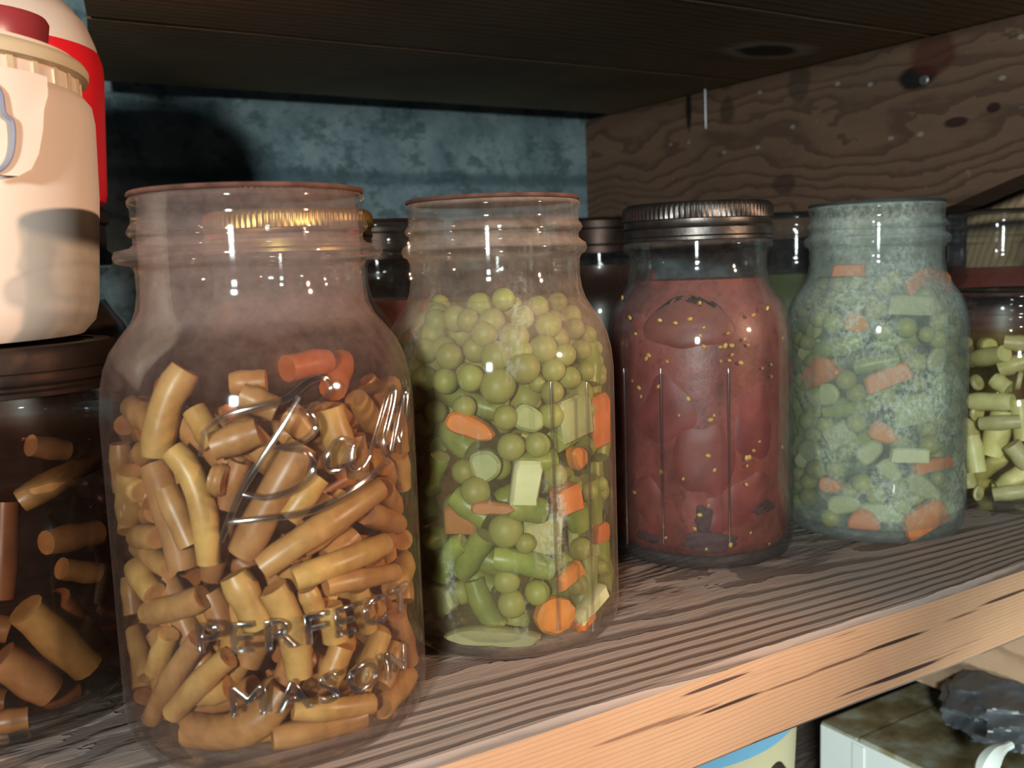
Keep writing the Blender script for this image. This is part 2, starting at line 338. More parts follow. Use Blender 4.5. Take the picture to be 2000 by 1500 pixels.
GIN = glass('jar_glass_inside', dust=0, tint=(.97, .98, .97, 1), spec=.2)
JARS = {}
def jar(key, x, y, R=.0475, rr=.0350, rb=.0378, rn=.0345, H=.176, gm=None, label='', group=None, n=96, res=None):
    t = thing('canning_jar', (x, y, .0002), label, 'jar', group)
    o, i, tl = quart_profile(R, rr, rb, rn, H)
    b = MB(); b.lathe(o, n, tilt=tl, capa=True, capb=False); b.lathe(i, n, mi=1, capa=False, capb=True); b.lathe([o[-1], i[0]], n, capa=False, capb=False)
    b.build('jar_body', [gm, res or GIN], t, smooth=60)
    JARS[key] = dict(t=t, c=(x, y), R=R, Ri=R-.0011, rr=rr, rn=rn, H=H, i=i); return t
def fill_profile(J, z, gap=.0004, zb=.0053):
    pr = [(r-gap, zz) for (r, zz) in reversed(J['i'])]; out_ = []
    for (r, zz) in pr:
        zz = max(zz, zb)
        if zz > z: break
        out_.append((max(r, .0004), zz))
    k = len(out_); r0, z0 = out_[-1]; r1, z1 = pr[k] if k < len(pr) else pr[-1]
    f = (z-z0)/(z1-z0) if z1 > z0 else 1
    out_.append((r0+(r1-r0)*f, z)); out_.append((.0004, z)); return out_
def brine(J, z, m, label, name='brine', gap=.0004):
    b = MB(); b.lathe(fill_profile(J, z, gap), 80, capa=False, capb=False)
    o = b.build(name, m, loc=(*J['c'], .0002), smooth=50, merge=2); return tag(o, label, 'liquid', kind='stuff')
def flat_lid(J, m, name='lid', th=.0016, over=.0004):
    r = J['rr']+over; H = J['H']
    b = MB(); b.lathe([(r-.0005, H+.0002), (r, H+.0007), (r-.0006, H+th), (r-.006, H+th), (r-.0075, H+th-.0006), (.0004, H+th-.0004)], 72, capa=True, capb=True)
    return b.build(name, m, J['t'], smooth=40)
def band(J, m, lidm=None, h=.0165, knurl=True):
    r = J['rr']+.0022; H = J['H']; n = 180
    pr = [(r-.0005, H-h), (r+.0012, H-h+.0004), (r+.0012, H-h+.0018), (r+.0001, H-h+.0026), (r+.0001, H-.0105), (r+.0008, H-.0095), (r+.0001, H-.0082), (r+.0001, H-.0062), (r+.0007, H-.0058), (r+.0007, H-.0005), (r, H+.0012), (r-.0012, H+.0021), (r-.0065, H+.0022), (r-.0065, H+.0012)]
    fn = (lambda a, k: (.00028*math.cos(a*90) if k in (8, 9) else 0)) if knurl else None
    o = MB().lathe(pr, 360 if knurl else 96, capa=False, capb=False, fn=fn).build('screw_band', m, J['t'], smooth=30)
    MB().lathe([(.0004, H+.0002), (r-.006, H+.0002), (r-.006, H+.0016), (.0004, H+.0012)], 64).build('lid', lidm or m, J['t'], smooth=40)
    return o
RUST = plain('rusty_lid_metal', rgb(122, 82, 70), .55, .5, .35, 140, .3)
PEWTER = plain('pewter_band_metal', rgb(84, 78, 74), .38, .85, .3, 120, .25)
GOLD = plain('brass_band_metal', rgb(190, 150, 80), .38, .9, .25, 90, .1)
ZINC = plain('dark_lid_metal', rgb(60, 44, 36), .45, .7, .3, 90, .2)

jar('beans', .0974, .3197, .0507, .0374, .0430, .0366, gm=gmat('warm', top=.17, dust=.03, dustcol=rgb(196, 160, 146), edge=.16, nsc=160), res=gmat('film', dust=.0, dustcol=rgb(190, 156, 146), edge=0, film=(.132, .19), spec=.12, nsc=200), label='large clear jar of cut beans with raised script lettering, nearest the viewer')
jar('mixed', .2049, .3435, .0475, .0352, .0379, .0346, gm=gmat('streaky', top=.34, dust=.035, film=(.138, .05), dustcol=rgb(208, 178, 158), edge=.30, nsc=160), res=gmat('residue', dust=.0, dustcol=rgb(214, 216, 200), edge=0, patch=.36, streak=True, spec=.12), label='jar of peas and carrots with rusty rim, second in the front row')
jar('tomato', .3441, .3746, .0475, .0346, .0378, .0345, gm=gmat('tomato_dusty', top=.25, dust=.045, dustcol=rgb(150, 136, 132), edge=.22, nsc=160), label='jar of dark red tomatoes closed with a metal screw band')
jar('cloudy', .4486, .3475, .0475, .0350, .0378, .0345, gm=gmat('dusty', top=.2, dust=.06, dustcol=rgb(228, 234, 226), edge=.16, nsc=200), res=gmat('scum', dust=.06, film=(.137, .07), dustcol=rgb(222, 232, 212), edge=0, patch=.58, spec=.12, nsc=40), label='cloudy jar of mixed peas, beans and carrots, right of the tomato jar')
jar('wax', .5525, .3296, .0410, .0350, .0375, .0345, H=.1255, gm=gmat('clearish', dust=.03, dustcol=rgb(180, 170, 165), edge=.22, nsc=160), label='short jar of pale yellow beans at the right edge')
jar('backred', .668, .412, .0475, .0352, .0378, .0345, gm=gmat('clearish'), label='tall jar of dark red preserve behind the short jar of yellow beans')
jar('left', .0212, .380, .0425, .0385, .0405, .0382, H=.128, gm=gmat('leftdusty', dust=.03, dustcol=rgb(150, 120, 100), edge=.15), label='short dark jar of large cut pieces under the beige pail at the left edge')
jar('gold', .1507, .4356, gm=gmat('clearish'), label='jar with a brass-coloured band behind the large bean jar')
jar('dark', .2300, .508, gm=gmat('clearish'), label='dark unlidded jar seen between the bean jar and the peas jar')
jar('gap', .4965, .447, gm=gmat('clearish'), label='jar seen in the gap between the tomato jar and the cloudy jar')
jar('underjug', .0543, .5536, gm=gmat('clearish'), label='dark lidded jar under the red and cream jug')
flat_lid(JARS['beans'], RUST); flat_lid(JARS['mixed'], RUST); flat_lid(JARS['cloudy'], plain('grey_lid_metal', rgb(120, 130, 130), .4, .8, .2)); flat_lid(JARS['wax'], PEWTER); flat_lid(JARS['backred'], PEWTER); flat_lid(JARS['gap'], PEWTER); flat_lid(JARS['dark'], ZINC)
band(JARS['tomato'], PEWTER); band(JARS['gold'], GOLD); band(JARS['left'], ZINC, h=.014, knurl=False); 
for kk, x, y, lb in BACK: jar(kk, x, y, gm=gmat('clearish'), label=lb)
for kk in ('underjug', 'backa', 'backb', 'backc'):
    J = JARS[kk]
    MB().lathe([(.0372, .158), (.0385, .1585), (.0385, .164), (.0365, .166), (.0365, .178), (.0385, .1795), (.0385, .185), (.036, .1878), (.0004, .1882)], 72).build('screw_cap', ZINC, J['t'], smooth=40)
# liquids
brine(JARS['beans'], .1335, liquid('amber_brine', (.60, .22, .055, 1), 17, haze=.04, hazecol=rgb(150, 92, 60)), 'amber brown brine around the cut beans in the large jar')
brine(JARS['mixed'], .1375, liquid('green_brine', (.70, .60, .20, 1), 13, haze=.12, hazecol=rgb(170, 160, 110)), 'cloudy yellowish brine in the jar of peas and carrots')
brine(JARS['cloudy'], .138, liquid('cloudy_brine', (.72, .76, .56, 1), 12, haze=.13, hazecol=rgb(200, 212, 184)), 'milky green brine in the cloudy vegetable jar')
brine(JARS['wax'], .1025, liquid('yellow_brine', (.86, .72, .12, 1), 14, haze=.04, hazecol=rgb(190, 170, 70)), 'yellow brine around the pale beans in the short jar')
brine(JARS['left'], .100, liquid('dark_brine', (.50, .20, .06, 1), 48, haze=.02, hazecol=rgb(110, 60, 40)), 'dark brown brine in the short jar at the left edge')
# ------------------------------------------------------------------ jar contents
placed = {}
def rmax(J, z):
    if J['H'] < .15: return float(np.interp(z, [0, .058, .072, .082, .0865, .091], [J['Ri'], J['Ri'], J['Ri']-.0015, J['Ri']-.0035, J['rn']-.001, J['rn']-.002]))
    return float(np.interp(z, [.0, .108, .116, .122, .1275, .132, .1365, .141], [J['Ri'], J['Ri'], J['Ri']-.0008, J['Ri']-.0022, J['Ri']-.0045, J['Ri']-.0078, J['Ri']-.0107, J['rn']-.002]))
def clear(key, pts, rad, k=.86):
    c0 = pts.mean(0); e0 = np.linalg.norm(pts-c0, axis=1).max()
    for (q, r) in placed.get(key, []):
        c1 = q.mean(0)
        if np.linalg.norm(c1-c0) > e0+np.linalg.norm(q-c1, axis=1).max()+r+rad: continue
        d = np.linalg.norm(pts[:, None, :]-q[None, :, :], axis=2).min()
        if d < k*(r+rad): return False
    return True
def settle(key, px, rad, k=.86, start=0, maxd=.022, n=7):
    """pixel path -> points just inside the glass, moved deeper into the jar until they no longer run into their neighbours"""
    J = JARS[key]; c = J['c']; best = None
    for step in np.arange(start, maxd, .0008):
        r = J['Ri']-.0007-rad-step
        P = []
        for (x, y) in px:
            p_ = oncyl(x, y, c, r)
            rl = rmax(J, p_[2]+rad*.95)
            if rl < J['Ri']: p_ = oncyl(x, y, c, max(.005, rl-.0012-rad*1.12-step))
            p_[2] = max(p_[2], .0052+rad); P.append(p_)
        P = np.array(P)
        if len(P) > 1:
            t = np.linspace(0, len(P)-1, n); ii = np.minimum(t.astype(int), len(P)-2); f = (t-ii)[:, None]
            if len(P) == 3:
                u = (t/2)[:, None]; Q = 2*P[1]-.5*(P[0]+P[2]); P = (1-u)**2*P[0]+2*u*(1-u)*Q+u*u*P[2]
            else: P = P[ii]*(1-f)+P[ii+1]*f
            ax = P-np.array([c[0], c[1], 0]); rr_ = np.linalg.norm(ax[:, :2], axis=1)   # keep the middle of a straight piece outside nothing, inside the glass
            over = rr_ > J['Ri']-.0007-rad
            for i_ in np.where(over)[0]: P[i_, :2] = np.array(c)+ax[i_, :2]/rr_[i_]*(J['Ri']-.0007-rad)
        best = P
        if clear(key, P, rad, k): break
    placed.setdefault(key, []).append((best, rad)); return best
def bean_obj(P, rad, mats, label, cat, group, name='cut_bean', taper=None):
    c = P.mean(0); n = len(P); t = np.linspace(-1, 1, n)
    R = rad*(1-.10*t*t+.05*np.sin(t*5+P[0, 0]*900))
    if taper: R = R*(1-taper*np.clip(t, 0, 1)**2)
    o = MB().tube(P-c, list(R), 12, 0, 1, hollow=.0009).build(name, mats, loc=c, smooth=50)
    return tag(o, label, cat, group)
def pxw(key, w): return w/2/FPX*float((np.array([*JARS[key]['c'], .08])-CC)@CF-JARS[key]['R'])
B_SKIN = veg('bean_skin', rgb(190, 142, 84), rgb(152, 106, 58)); B_END = veg('bean_end', rgb(196, 136, 82), rgb(160, 104, 58))
B_ORG = veg('refraction_tint_skin', rgb(188, 104, 54), rgb(160, 80, 38)); GB = 'cut beans in amber brine'; LB = 'cut bean packed in amber brine inside the large lettered jar'  # B_ORG: refracted brine light on these beans, put into their colour as orange
# (path in the photograph, width in the photograph, label)
beans1 = [([(362, 722), (322, 800), (306, 890)], 58, 'bean standing tallest at the upper left of the large lettered jar'),
 ([(300, 908), (335, 1010), (358, 1108)], 58, 'straight upright bean against the glass at left of the large lettered jar'),
 ([(338, 880), (388, 965), (408, 1100)], 46, 'long bent bean right of the upright bean in the large lettered jar'),
 ([(592, 868), (530, 975), (474, 1082)], 60, 'thick slanting bean below the script lettering of the large jar'),
 ([(740, 955), (620, 1035), (512, 1108)], 50, 'long bean slanting across the middle of the large lettered jar'),
 ([(752, 1062), (660, 1100), (575, 1132)], 46, 'slim bean below the long slanting one in the large lettered jar'),
 ([(456, 1122), (482, 1170), (508, 1222)], 58, 'short fat bean in the centre front of the large lettered jar'),
 ([(532, 1148), (570, 1230), (584, 1320)], 54, 'curved bean behind the lower lettering of the large jar'),
 ([(556, 1345), (480, 1420), (372, 1452)], 66, 'thick curved bean low in the front of the large lettered jar'),
 ([(572, 1386), (650, 1384), (724, 1374)], 42, 'level bean with a square end near the base of the large lettered jar'),
 ([(436, 1478), (510, 1450), (602, 1418)], 46, 'slanting bean at the base front of the large lettered jar'),
 ([(520, 1488), (620, 1460), (722, 1416)], 62, 'broad bean lying on the base of the large lettered jar'),
 ([(388, 1248), (340, 1320), (296, 1402)], 42, 'left one of two parallel beans low in the large lettered jar'),
 ([(446, 1284), (395, 1330), (338, 1392)], 44, 'right one of two parallel beans low in the large lettered jar'),
 ([(290, 1196), (345, 1186), (396, 1166)], 48, 'level bean at lower left of the large lettered jar'),
 ([(408, 1158), (428, 1200), (440, 1240)], 48, None), ([(415, 872), (505, 842)], 54, None), ([(642, 795), (672, 900)], 54, None),
 ([(776, 742), (715, 790), (640, 848)], 58, 'fat bean high on the right of the large lettered jar'), ([(560, 800), (602, 852)], 50, None), ([(690, 850), (700, 930)], 46, None),
 ([(745, 955), (802, 992)], 50, None), ([(715, 1002), (806, 1022)], 48, None), ([(415, 935), (440, 940)], 56, 'bean seen end-on in the middle of the large lettered jar'),
 ([(268, 955), (275, 960)], 44, None), ([(290, 972), (296, 980)], 40, None), ([(622, 930), (560, 1012)], 48, None), ([(690, 1045), (640, 1092)], 48, None),
 ([(770, 1118), (700, 1132), (636, 1146)], 38, None), ([(645, 1180), (655, 1250)], 48, None), ([(668, 1262), (640, 1335)], 48, None), ([(745, 1235), (705, 1345)], 44, None),
 ([(800, 1378), (745, 1402)], 50, None), ([(312, 1452), (392, 1486)], 44, None), ([(214, 868), (238, 960)], 44, None), ([(226, 1012), (304, 1000)], 42, None), ([(250, 1070), (330, 1112)], 40, None),
 ([(330, 1238), (302, 1310)], 40, None), ([(250, 1232), (286, 1322)], 36, None), ([(770, 800), (792, 880)], 40, None), ([(780, 890), (800, 950)], 40, None), ([(232, 1130), (262, 1200)], 38, None),
 ([(390, 1355), (450, 1342)], 50, None), ([(598, 1288), (652, 1322)], 46, None), ([(380, 1396), (446, 1436)], 42, None), ([(610, 1340), (700, 1330)], 44, None), ([(775, 1200), (800, 1290)], 40, None), ([(770, 1310), (800, 1240)], 40, None), ([(235, 900), (300, 870)], 46, None), ([(440, 1010), (410, 1130)], 44, None),
 ([(470, 900), (440, 990)], 46, None), ([(700, 1150), (720, 1230)], 40, None), ([(600, 1150), (615, 1190)], 40, None), ([(380, 800), (420, 870)], 46, None), ([(470, 770), (540, 800)], 46, None), ([(720, 700), (650, 760)], 54, None), ([(210, 800), (300, 830)], 50, None), ([(250, 756), (330, 786)], 48, None), ([(228, 738), (320, 750)], 44, None), ([(212, 830), (290, 850)], 46, None), ([(450, 750), (520, 745)], 46, None), ([(560, 720), (640, 705)], 52, None)]
for (px, w, lb) in beans1:
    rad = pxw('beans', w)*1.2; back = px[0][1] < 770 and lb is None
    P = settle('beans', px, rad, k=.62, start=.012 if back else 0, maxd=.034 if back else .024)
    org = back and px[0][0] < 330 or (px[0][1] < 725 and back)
    if org: lb_, g_ = 'bean coloured with an orange refraction tint below the brine surface in the large lettered jar', 'beans coloured with an orange refraction tint at the top of the large lettered jar'
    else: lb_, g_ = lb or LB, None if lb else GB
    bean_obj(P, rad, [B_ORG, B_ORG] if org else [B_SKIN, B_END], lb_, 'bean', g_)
def randfill(key, num, rlo, rhi, zlo, zhi, lo, hi, mats, label, cat, group, thmin=-1.9, thmax=1.9, name='cut_bean', tries=4000, k=.9, flat=.5, deep=None):
    J = JARS[key]; c = np.array(J['c']); va = math.atan2(-c[1], -c[0]); done = 0
    for _ in range(tries):
        if done >= num: break
        rad = rng.uniform(rlo, rhi); L = rng.uniform(lo, hi); th = va+rng.uniform(thmin, thmax); r = J['Ri']-rad-.0008-(rng.uniform(*deep) if deep else abs(rng.normal(0, .004)))
        z = rng.uniform(zlo+rad, zhi); n_ = np.array([math.cos(th), math.sin(th), 0]); t_ = np.array([-n_[1], n_[0], 0]); a = rng.uniform(-1.4, 1.4)*flat*2
        d = t_*math.cos(a)+np.array([0, 0, 1])*math.sin(a)
        if L == 0: P = np.array([[*(c+n_[:2]*r), z]])
        else:
            P = np.array([[*c, z]+np.zeros(3)+n_*r+d*L*s for s in np.linspace(-.5, .5, 7)])
            rr_ = np.linalg.norm(P[:, :2]-c, axis=1); over = rr_ > J['Ri']-.0008-rad
            P[over, :2] = c+(P[over, :2]-c)/rr_[over][:, None]*(J['Ri']-.0008-rad)
        lim = np.array([rmax(J, z_+rad*.95) for z_ in P[:, 2]])-.0010-rad*1.08; rr_ = np.linalg.norm(P[:, :2]-c, axis=1)
        if (P[:, 2] > .100).any() or J['H'] < .15:
            ov = rr_ > lim; P[ov, :2] = c+(P[ov, :2]-c)*(lim[ov]/rr_[ov])[:, None]
        if P[:, 2].min() < .0052+rad or P[:, 2].max() > zhi or not clear(key, P, rad, k): continue
        placed.setdefault(key, []).append((P, rad)); done += 1
        yield P, rad
for P, rad in randfill('beans', 90, .0038, .0047, .006, .112, .014, .032, None, None, None, None, tries=8000, k=.66): bean_obj(P, rad, [B_SKIN, B_END], LB, 'bean', GB)
for P, rad in randfill('beans', 14, .0040, .0047, .0052, .018, .018, .032, None, None, None, None, tries=1500, k=.5, flat=.1, deep=(.001, .004)): bean_obj(P, rad, [B_SKIN, B_END], LB, 'bean', GB)
for P, rad in randfill('beans', 60, .0042, .0049, .006, .112, .020, .034, None, None, None, None, tries=4000, k=.33, thmin=-1.5, thmax=1.5, deep=(.007, .022)): bean_obj(P, rad, [B_SKIN, B_END], LB, 'bean', GB)
# --- embossed script and capitals on the large jar
EMB, nt, out = mat('raised_glass'); gl = nd(nt, 'ShaderNodeBsdfGlass', {0: (.95, .93, .9, 1), 'Roughness': .02, 'IOR': 1.18})
tr = nd(nt, 'ShaderNodeBsdfTransparent', {0: (.97, .96, .94, 1)}); gs = nd(nt, 'ShaderNodeBsdfGlossy', {0: (1, 1, 1, 1), 'Roughness': .13})
a = nd(nt, 'ShaderNodeMixShader', {0: .85, 1: gl.outputs[0], 2: tr.outputs[0]}); a = nd(nt, 'ShaderNodeMixShader', {0: .25, 1: a.outputs[0], 2: gs.outputs[0]})
nt.links.new(a.outputs[0], out.inputs[0])
EMB2 = EMB.copy(); EMB2.name = 'raised_capital_glass'
for n_ in EMB2.node_tree.nodes:
    if n_.type == 'MIX_SHADER' and abs(n_.inputs[0].default_value-.25) < 1e-4: n_.inputs[0].default_value = .36
JB = JARS['beans']; LOC = np.array([*JB['c'], .0002])
def catmull(pts, k=6):
    P = [np.array(p, float) for p in pts]; P = [2*P[0]-P[1]]+P+[2*P[-1]-P[-2]]; o = []
    for i in range(1, len(P)-2):
        for j in range(k):
            t = j/k; a, b_, c, d = P[i-1:i+3]
            o.append(.5*((2*b_)+(-a+c)*t+(2*a-5*b_+4*c-d)*t*t+(-a+3*b_-3*c+d)*t**3))
    o.append(P[-2]); return o
strokes = [[(392, 890), (400, 845), (440, 812), (500, 795), (560, 778), (604, 745), (634, 738), (646, 758), (624, 786), (585, 800)],
           [(585, 775), (548, 838), (505, 905), (470, 962), (446, 1020), (432, 1058)],
           [(562, 800), (604, 808), (616, 836), (590, 862), (538, 876)], [(538, 876), (596, 882), (612, 916), (580, 952), (520, 972), (474, 966)],
           [(690, 862), (662, 858), (640, 888), (644, 916), (668, 914), (690, 868), (686, 910), (704, 916), (722, 890)],
           [(722, 890), (742, 822), (758, 770), (770, 760), (764, 800), (750, 858), (752, 892), (764, 880)],
           [(764, 880), (776, 818), (786, 770), (793, 762), (790, 806), (780, 856), (782, 886)],
           [(446, 1020), (520, 1012), (600, 1000), (670, 968), (730, 925), (760, 900)]]
b = MB()
for s_ in strokes:
    P = [oncyl(x, y, JB['c'], JB['R']+.0001)-LOC for x, y in catmull(s_)]
    n_ = len(P); b.tube(P, [.00125*(.55+.45*math.sin(PI*min(1, (i+2)/(n_+3)))) for i in range(n_)], 8, hollow=-.0004)
b.build('script_lettering', EMB, JB['t'], smooth=60)
def text_mesh(body, size, depth):
    cu = bpy.data.curves.new('t', 'FONT'); cu.body = body; cu.size = size; cu.extrude = depth; cu.bevel_depth = .00025; cu.align_x = 'CENTER'; cu.resolution_u = 4; cu.space_character = 1.25
    o = bpy.data.objects.new('t', cu); COL.objects.link(o); dg = bpy.context.evaluated_depsgraph_get(); dg.update()
    me = bpy.data.meshes.new_from_object(o.evaluated_get(dg)); bpy.data.objects.remove(o); return me
def wrap_text(body, pxa, pxb, yb, size, name):
    A = oncyl(pxa, yb, JB['c'], JB['R'])-LOC; B = oncyl(pxb, yb-60, JB['c'], JB['R'])-LOC; M0 = oncyl(520, yb, JB['c'], JB['R'])-LOC
    ta, tb = math.atan2(A[1], A[0]), math.atan2(B[1], B[0])
    if tb < ta: tb += 2*PI
    me = text_mesh(body, size, .0006); xs = [v_.co.x for v_ in me.vertices]; w = max(xs)-min(xs); mx = (max(xs)+min(xs))/2
    for v_ in me.vertices:
        th = (ta+tb)/2+(v_.co.x-mx)/w*(tb-ta); r = JB['R']+.0003+v_.co.z
        v_.co = (r*math.cos(th), r*math.sin(th), M0[2]+v_.co.y)
    me.materials.append(EMB2); o = bpy.data.objects.new(name, me); COL.objects.link(o); o.parent = JB['t']
wrap_text('PERFECT', 388, 796, 1268, .0125, 'raised_capitals'); wrap_text('MASON', 452, 792, 1392, .0125, 'raised_capitals')
# --- vertical panel ribs on two jars
def ribs(key, xs, y0, y1, m, w=.0008):
    J = JARS[key]; L_ = np.array([*J['c'], .0002])
    for x in xs:
        a_ = oncyl(x, (y0+y1)/2, J['c'], J['R'])-L_; za = (oncyl(x, y0, J['c'], J['R'])-L_)[2]; zb = (oncyl(x, y1, J['c'], J['R'])-L_)[2]
        MB().tube([(a_[0], a_[1], za), (a_[0], a_[1], za-.003), (a_[0], a_[1], zb)], [w*.5, w, w*.8], 8).build('glass_rib', m, J['t'], smooth=60)
ribs('mixed', (1083, 1152), 745, 1235, EMB); ribs('tomato', (1222, 1293, 1424), 720, 1060, EMB)
# --- vegetables
PEA = veg('pea_skin', rgb(150, 146, 76), rgb(124, 120, 54), .46, 120, .08, .12)
GBE = veg('green_bean_skin', rgb(140, 146, 66), rgb(104, 116, 46)); GBN = veg('green_bean_end', rgb(168, 166, 100), rgb(140, 138, 74))
CAR = veg('carrot_flesh', rgb(208, 116, 52), rgb(186, 94, 36), .4, 70, .1, .1); POT = veg('pale_vegetable', rgb(214, 212, 164), rgb(190, 190, 136), .4, 60, .1, .05); CEL = veg('pale_green_vegetable', rgb(168, 168, 118), rgb(140, 144, 92), .4, 60, .15, .08)
peame = MB().sphere((0, 0, 0), 1, 18, 12, fn=lambda d: .02*math.sin(d[0]*3+d[1]*2)).build('pea', PEA); PEAD = peame.data; bpy.data.objects.remove(peame)
def pea(key, x, y, d, label, group, start=0):
    rad = pxw(key, d)*1.24; P = settle(key, [(x, y)], rad, k=.82, start=start); return pea_at(P[0], rad, label, group)
def pea_at(p_, rad, label, group):
    o = bpy.data.objects.new('pea', PEAD); COL.objects.link(o); o.location = p_; o.scale = (rad, rad*rng.uniform(.94, 1), rad*rng.uniform(.92, 1)); o.rotation_euler = tuple(rng.uniform(0, 6, 3)); return tag(o, label, 'pea', group)
def chunk(key, x, y, w, h, rot, m, label, shape='slab', th=.006, group=None, cat='vegetable', name='vegetable_piece', start=0):
    """a cut piece lying flat against the inside of the glass; w,h and rot as the photograph shows them"""
    J = JARS[key]; a_, b_ = pxw(key, w), pxw(key, h); rad = min(a_, b_, .006)
    n0 = oncyl(x, y, J['c'], J['Ri'])-np.array([*J['c'], 0]); n0[2] = 0; n0 /= np.linalg.norm(n0)
    vd = ray(x, y); vd /= np.linalg.norm(vd); fore = max(.45, abs(n0[:2]@(-vd[:2]))); a_ = a_/(fore if abs(math.sin(math.radians(rot))) < .7 else 1)
    A_ = max(a_, b_); sag = A_*A_/(2*J['Ri'])*.6
    P = settle(key, [(x, y)], max(rad, .003), k=.62, start=start, maxd=.018)[0]
    P = P-n0*max(0, sag-.001)
    if shape == 'disc': pts = [(a_*math.cos(t), b_*math.sin(t)) for t in np.linspace(0, 2*PI, 22, endpoint=False)]
    elif shape == 'half': pts = [(a_*math.cos(t), b_*(2*math.sin(t)-.8)) for t in np.linspace(0, PI, 14)]
    elif shape == 'wedge': pts = [(-a_, -b_), (a_*.5, -b_*.9), (a_, -b_*.1), (a_*.55, b_*.8), (-a_*.9, b_)]
    else: pts = [(-a_, -b_*.93), (-a_*.9, -b_), (a_*.92, -b_*.96), (a_, -b_*.9), (a_*.97, b_), (-a_*.95, b_*.95)]
    pts = [(x_*rng.uniform(.93, 1.07), y_*rng.uniform(.93, 1.07)) for x_, y_ in pts]
    for it in range(1 if shape == 'slab' else 2):
        q_ = []
        for i_ in range(len(pts)):
            (ax_, ay_), (bx_, by_) = pts[i_], pts[(i_+1) % len(pts)]; t_ = .12 if shape == 'slab' else .22
            q_ += [(ax_+(bx_-ax_)*t_, ay_+(by_-ay_)*t_), (ax_+(bx_-ax_)*(1-t_), ay_+(by_-ay_)*(1-t_))]
        pts = q_
    mb = MB(); mb.prism(pts, -th/2, th/2, 0, min(.0013, th*.3, rad*.4)); o = mb.build(name, m, smooth=35, merge=2)
    right = np.cross([0, 0, 1], n0); r_ = math.radians(rot); X = right*math.cos(r_)+np.array([0, 0, 1])*math.sin(r_); Y = np.cross(n0, X)
    o.matrix_world = Matrix(((X[0], Y[0], n0[0], P[0]), (X[1], Y[1], n0[1], P[1]), (X[2], Y[2], n0[2], P[2]), (0, 0, 0, 1)))
    return tag(o, label, cat, group)
K = 'mixed'; J2 = 'the peas and carrots jar'
chunk(K, 1026, 942, 56, 96, -10, POT, 'white oblong vegetable piece in the middle of '+J2, th=.007)
chunk(K, 1083, 1202, 76, 78, 0, CAR, 'round carrot slice at the base of '+J2, 'disc', .006, None, 'carrot', 'carrot_slice')
chunk(K, 1106, 975, 46, 56, 10, CAR, 'blocky bright carrot piece right of the white piece in '+J2, 'slab', .009, None, 'carrot', 'carrot_piece')
chunk(K, 922, 834, 100, 44, -22, CAR, 'pointed carrot wedge below the peas at left in '+J2, 'wedge', .008, None, 'carrot', 'carrot_piece')
chunk(K, 965, 992, 90, 28, -4, veg('tan_carrot', rgb(196, 128, 72), rgb(170, 104, 56)), 'thin tan carrot sliver beside the white piece in '+J2, 'wedge', .005, None, 'carrot', 'carrot_piece')
chunk(K, 1128, 892, 30, 50, 20, CAR, 'small dark carrot piece right of centre in '+J2, 'wedge', .006, None, 'carrot', 'carrot_piece')
chunk(K, 1165, 822, 34, 110, 0, CAR, 'upright carrot slab at the right wall of '+J2, 'slab', .006, None, 'carrot', 'carrot_piece')
chunk(K, 1140, 1210, 44, 34, 20, CAR, 'carrot piece under the white stick at lower right of '+J2, 'wedge', .006, None, 'carrot', 'carrot_piece')
chunk(K, 1112, 1122, 54, 34, 25, CAR, 'carrot slab above the round slice in '+J2, 'slab', .005, None, 'carrot', 'carrot_piece', start=.003)
chunk(K, 1150, 1182, 66, 30, 26, POT, 'white stick near the base at right in '+J2, th=.006)
chunk(K, 900, 1016, 64, 60, 0, veg('dull_carrot', rgb(190, 120, 70), rgb(160, 96, 50)), 'dull carrot piece at left behind the peas in '+J2, 'slab', .006, None, 'carrot', 'carrot_piece', start=.002)
chunk(K, 1172, 1040, 22, 40, 0, CAR, 'carrot edge by the lower right wall of '+J2, 'slab', .005, None, 'carrot', 'carrot_piece')
chunk(K, 1118, 815, 66, 92, 8, CEL, 'large pale green piece below the peas at right in '+J2, th=.007)
chunk(K, 1032, 818, 70, 54, -25, CEL, 'pale green triangular piece under the peas in '+J2, 'wedge', .006, start=.002)
chunk(K, 858, 1170, 64, 70, 0, CEL, 'round pale slice at lower left in '+J2, 'disc', .007)
chunk(K, 1056, 1042, 80, 96, -8, CEL, 'broad pale green piece behind the lower peas in '+J2, th=.006, start=.004)
chunk(K, 962, 1252, 180, 40, -2, veg('murky_vegetable', rgb(156, 150, 106), rgb(132, 128, 86)), 'flat pale piece lying on the base of '+J2, 'disc', th=.006)
chunk(K, 950, 906, 66, 70, 20, CEL, 'pale green chunk left of the white piece in '+J2, 'wedge', .007, start=.003)
chunk(K, 1140, 1040, 56, 150, 4, CEL, 'stringy pale leaf against the right wall of '+J2, th=.003, start=.005)
for px, w, lb in (([(965, 1090), (1020, 1098), (1076, 1112)], 52, 'thick green bean lying level above the low peas in '+J2), ([(925, 1132), (945, 1185), (976, 1246)], 50, 'upright green bean near the base of '+J2),
                  ([(862, 1130), (880, 1080), (905, 1060)], 44, 'dark green bean in the shaded left of '+J2), ([(870, 770), (930, 790), (1000, 812)], 46, 'slanting green bean under the peas in '+J2), ([(835, 960), (860, 890)], 46, 'green bean by the shaded left wall of '+J2)):
    r_ = pxw(K, w); bean_obj(settle(K, px, r_), r_, [GBE, GBN], lb, 'bean', None, 'green_bean')
GP = 'peas in the peas and carrots jar'
LPU, LPL = 'green pea in the upper cluster of '+J2, 'green pea among the cut vegetables low in '+J2
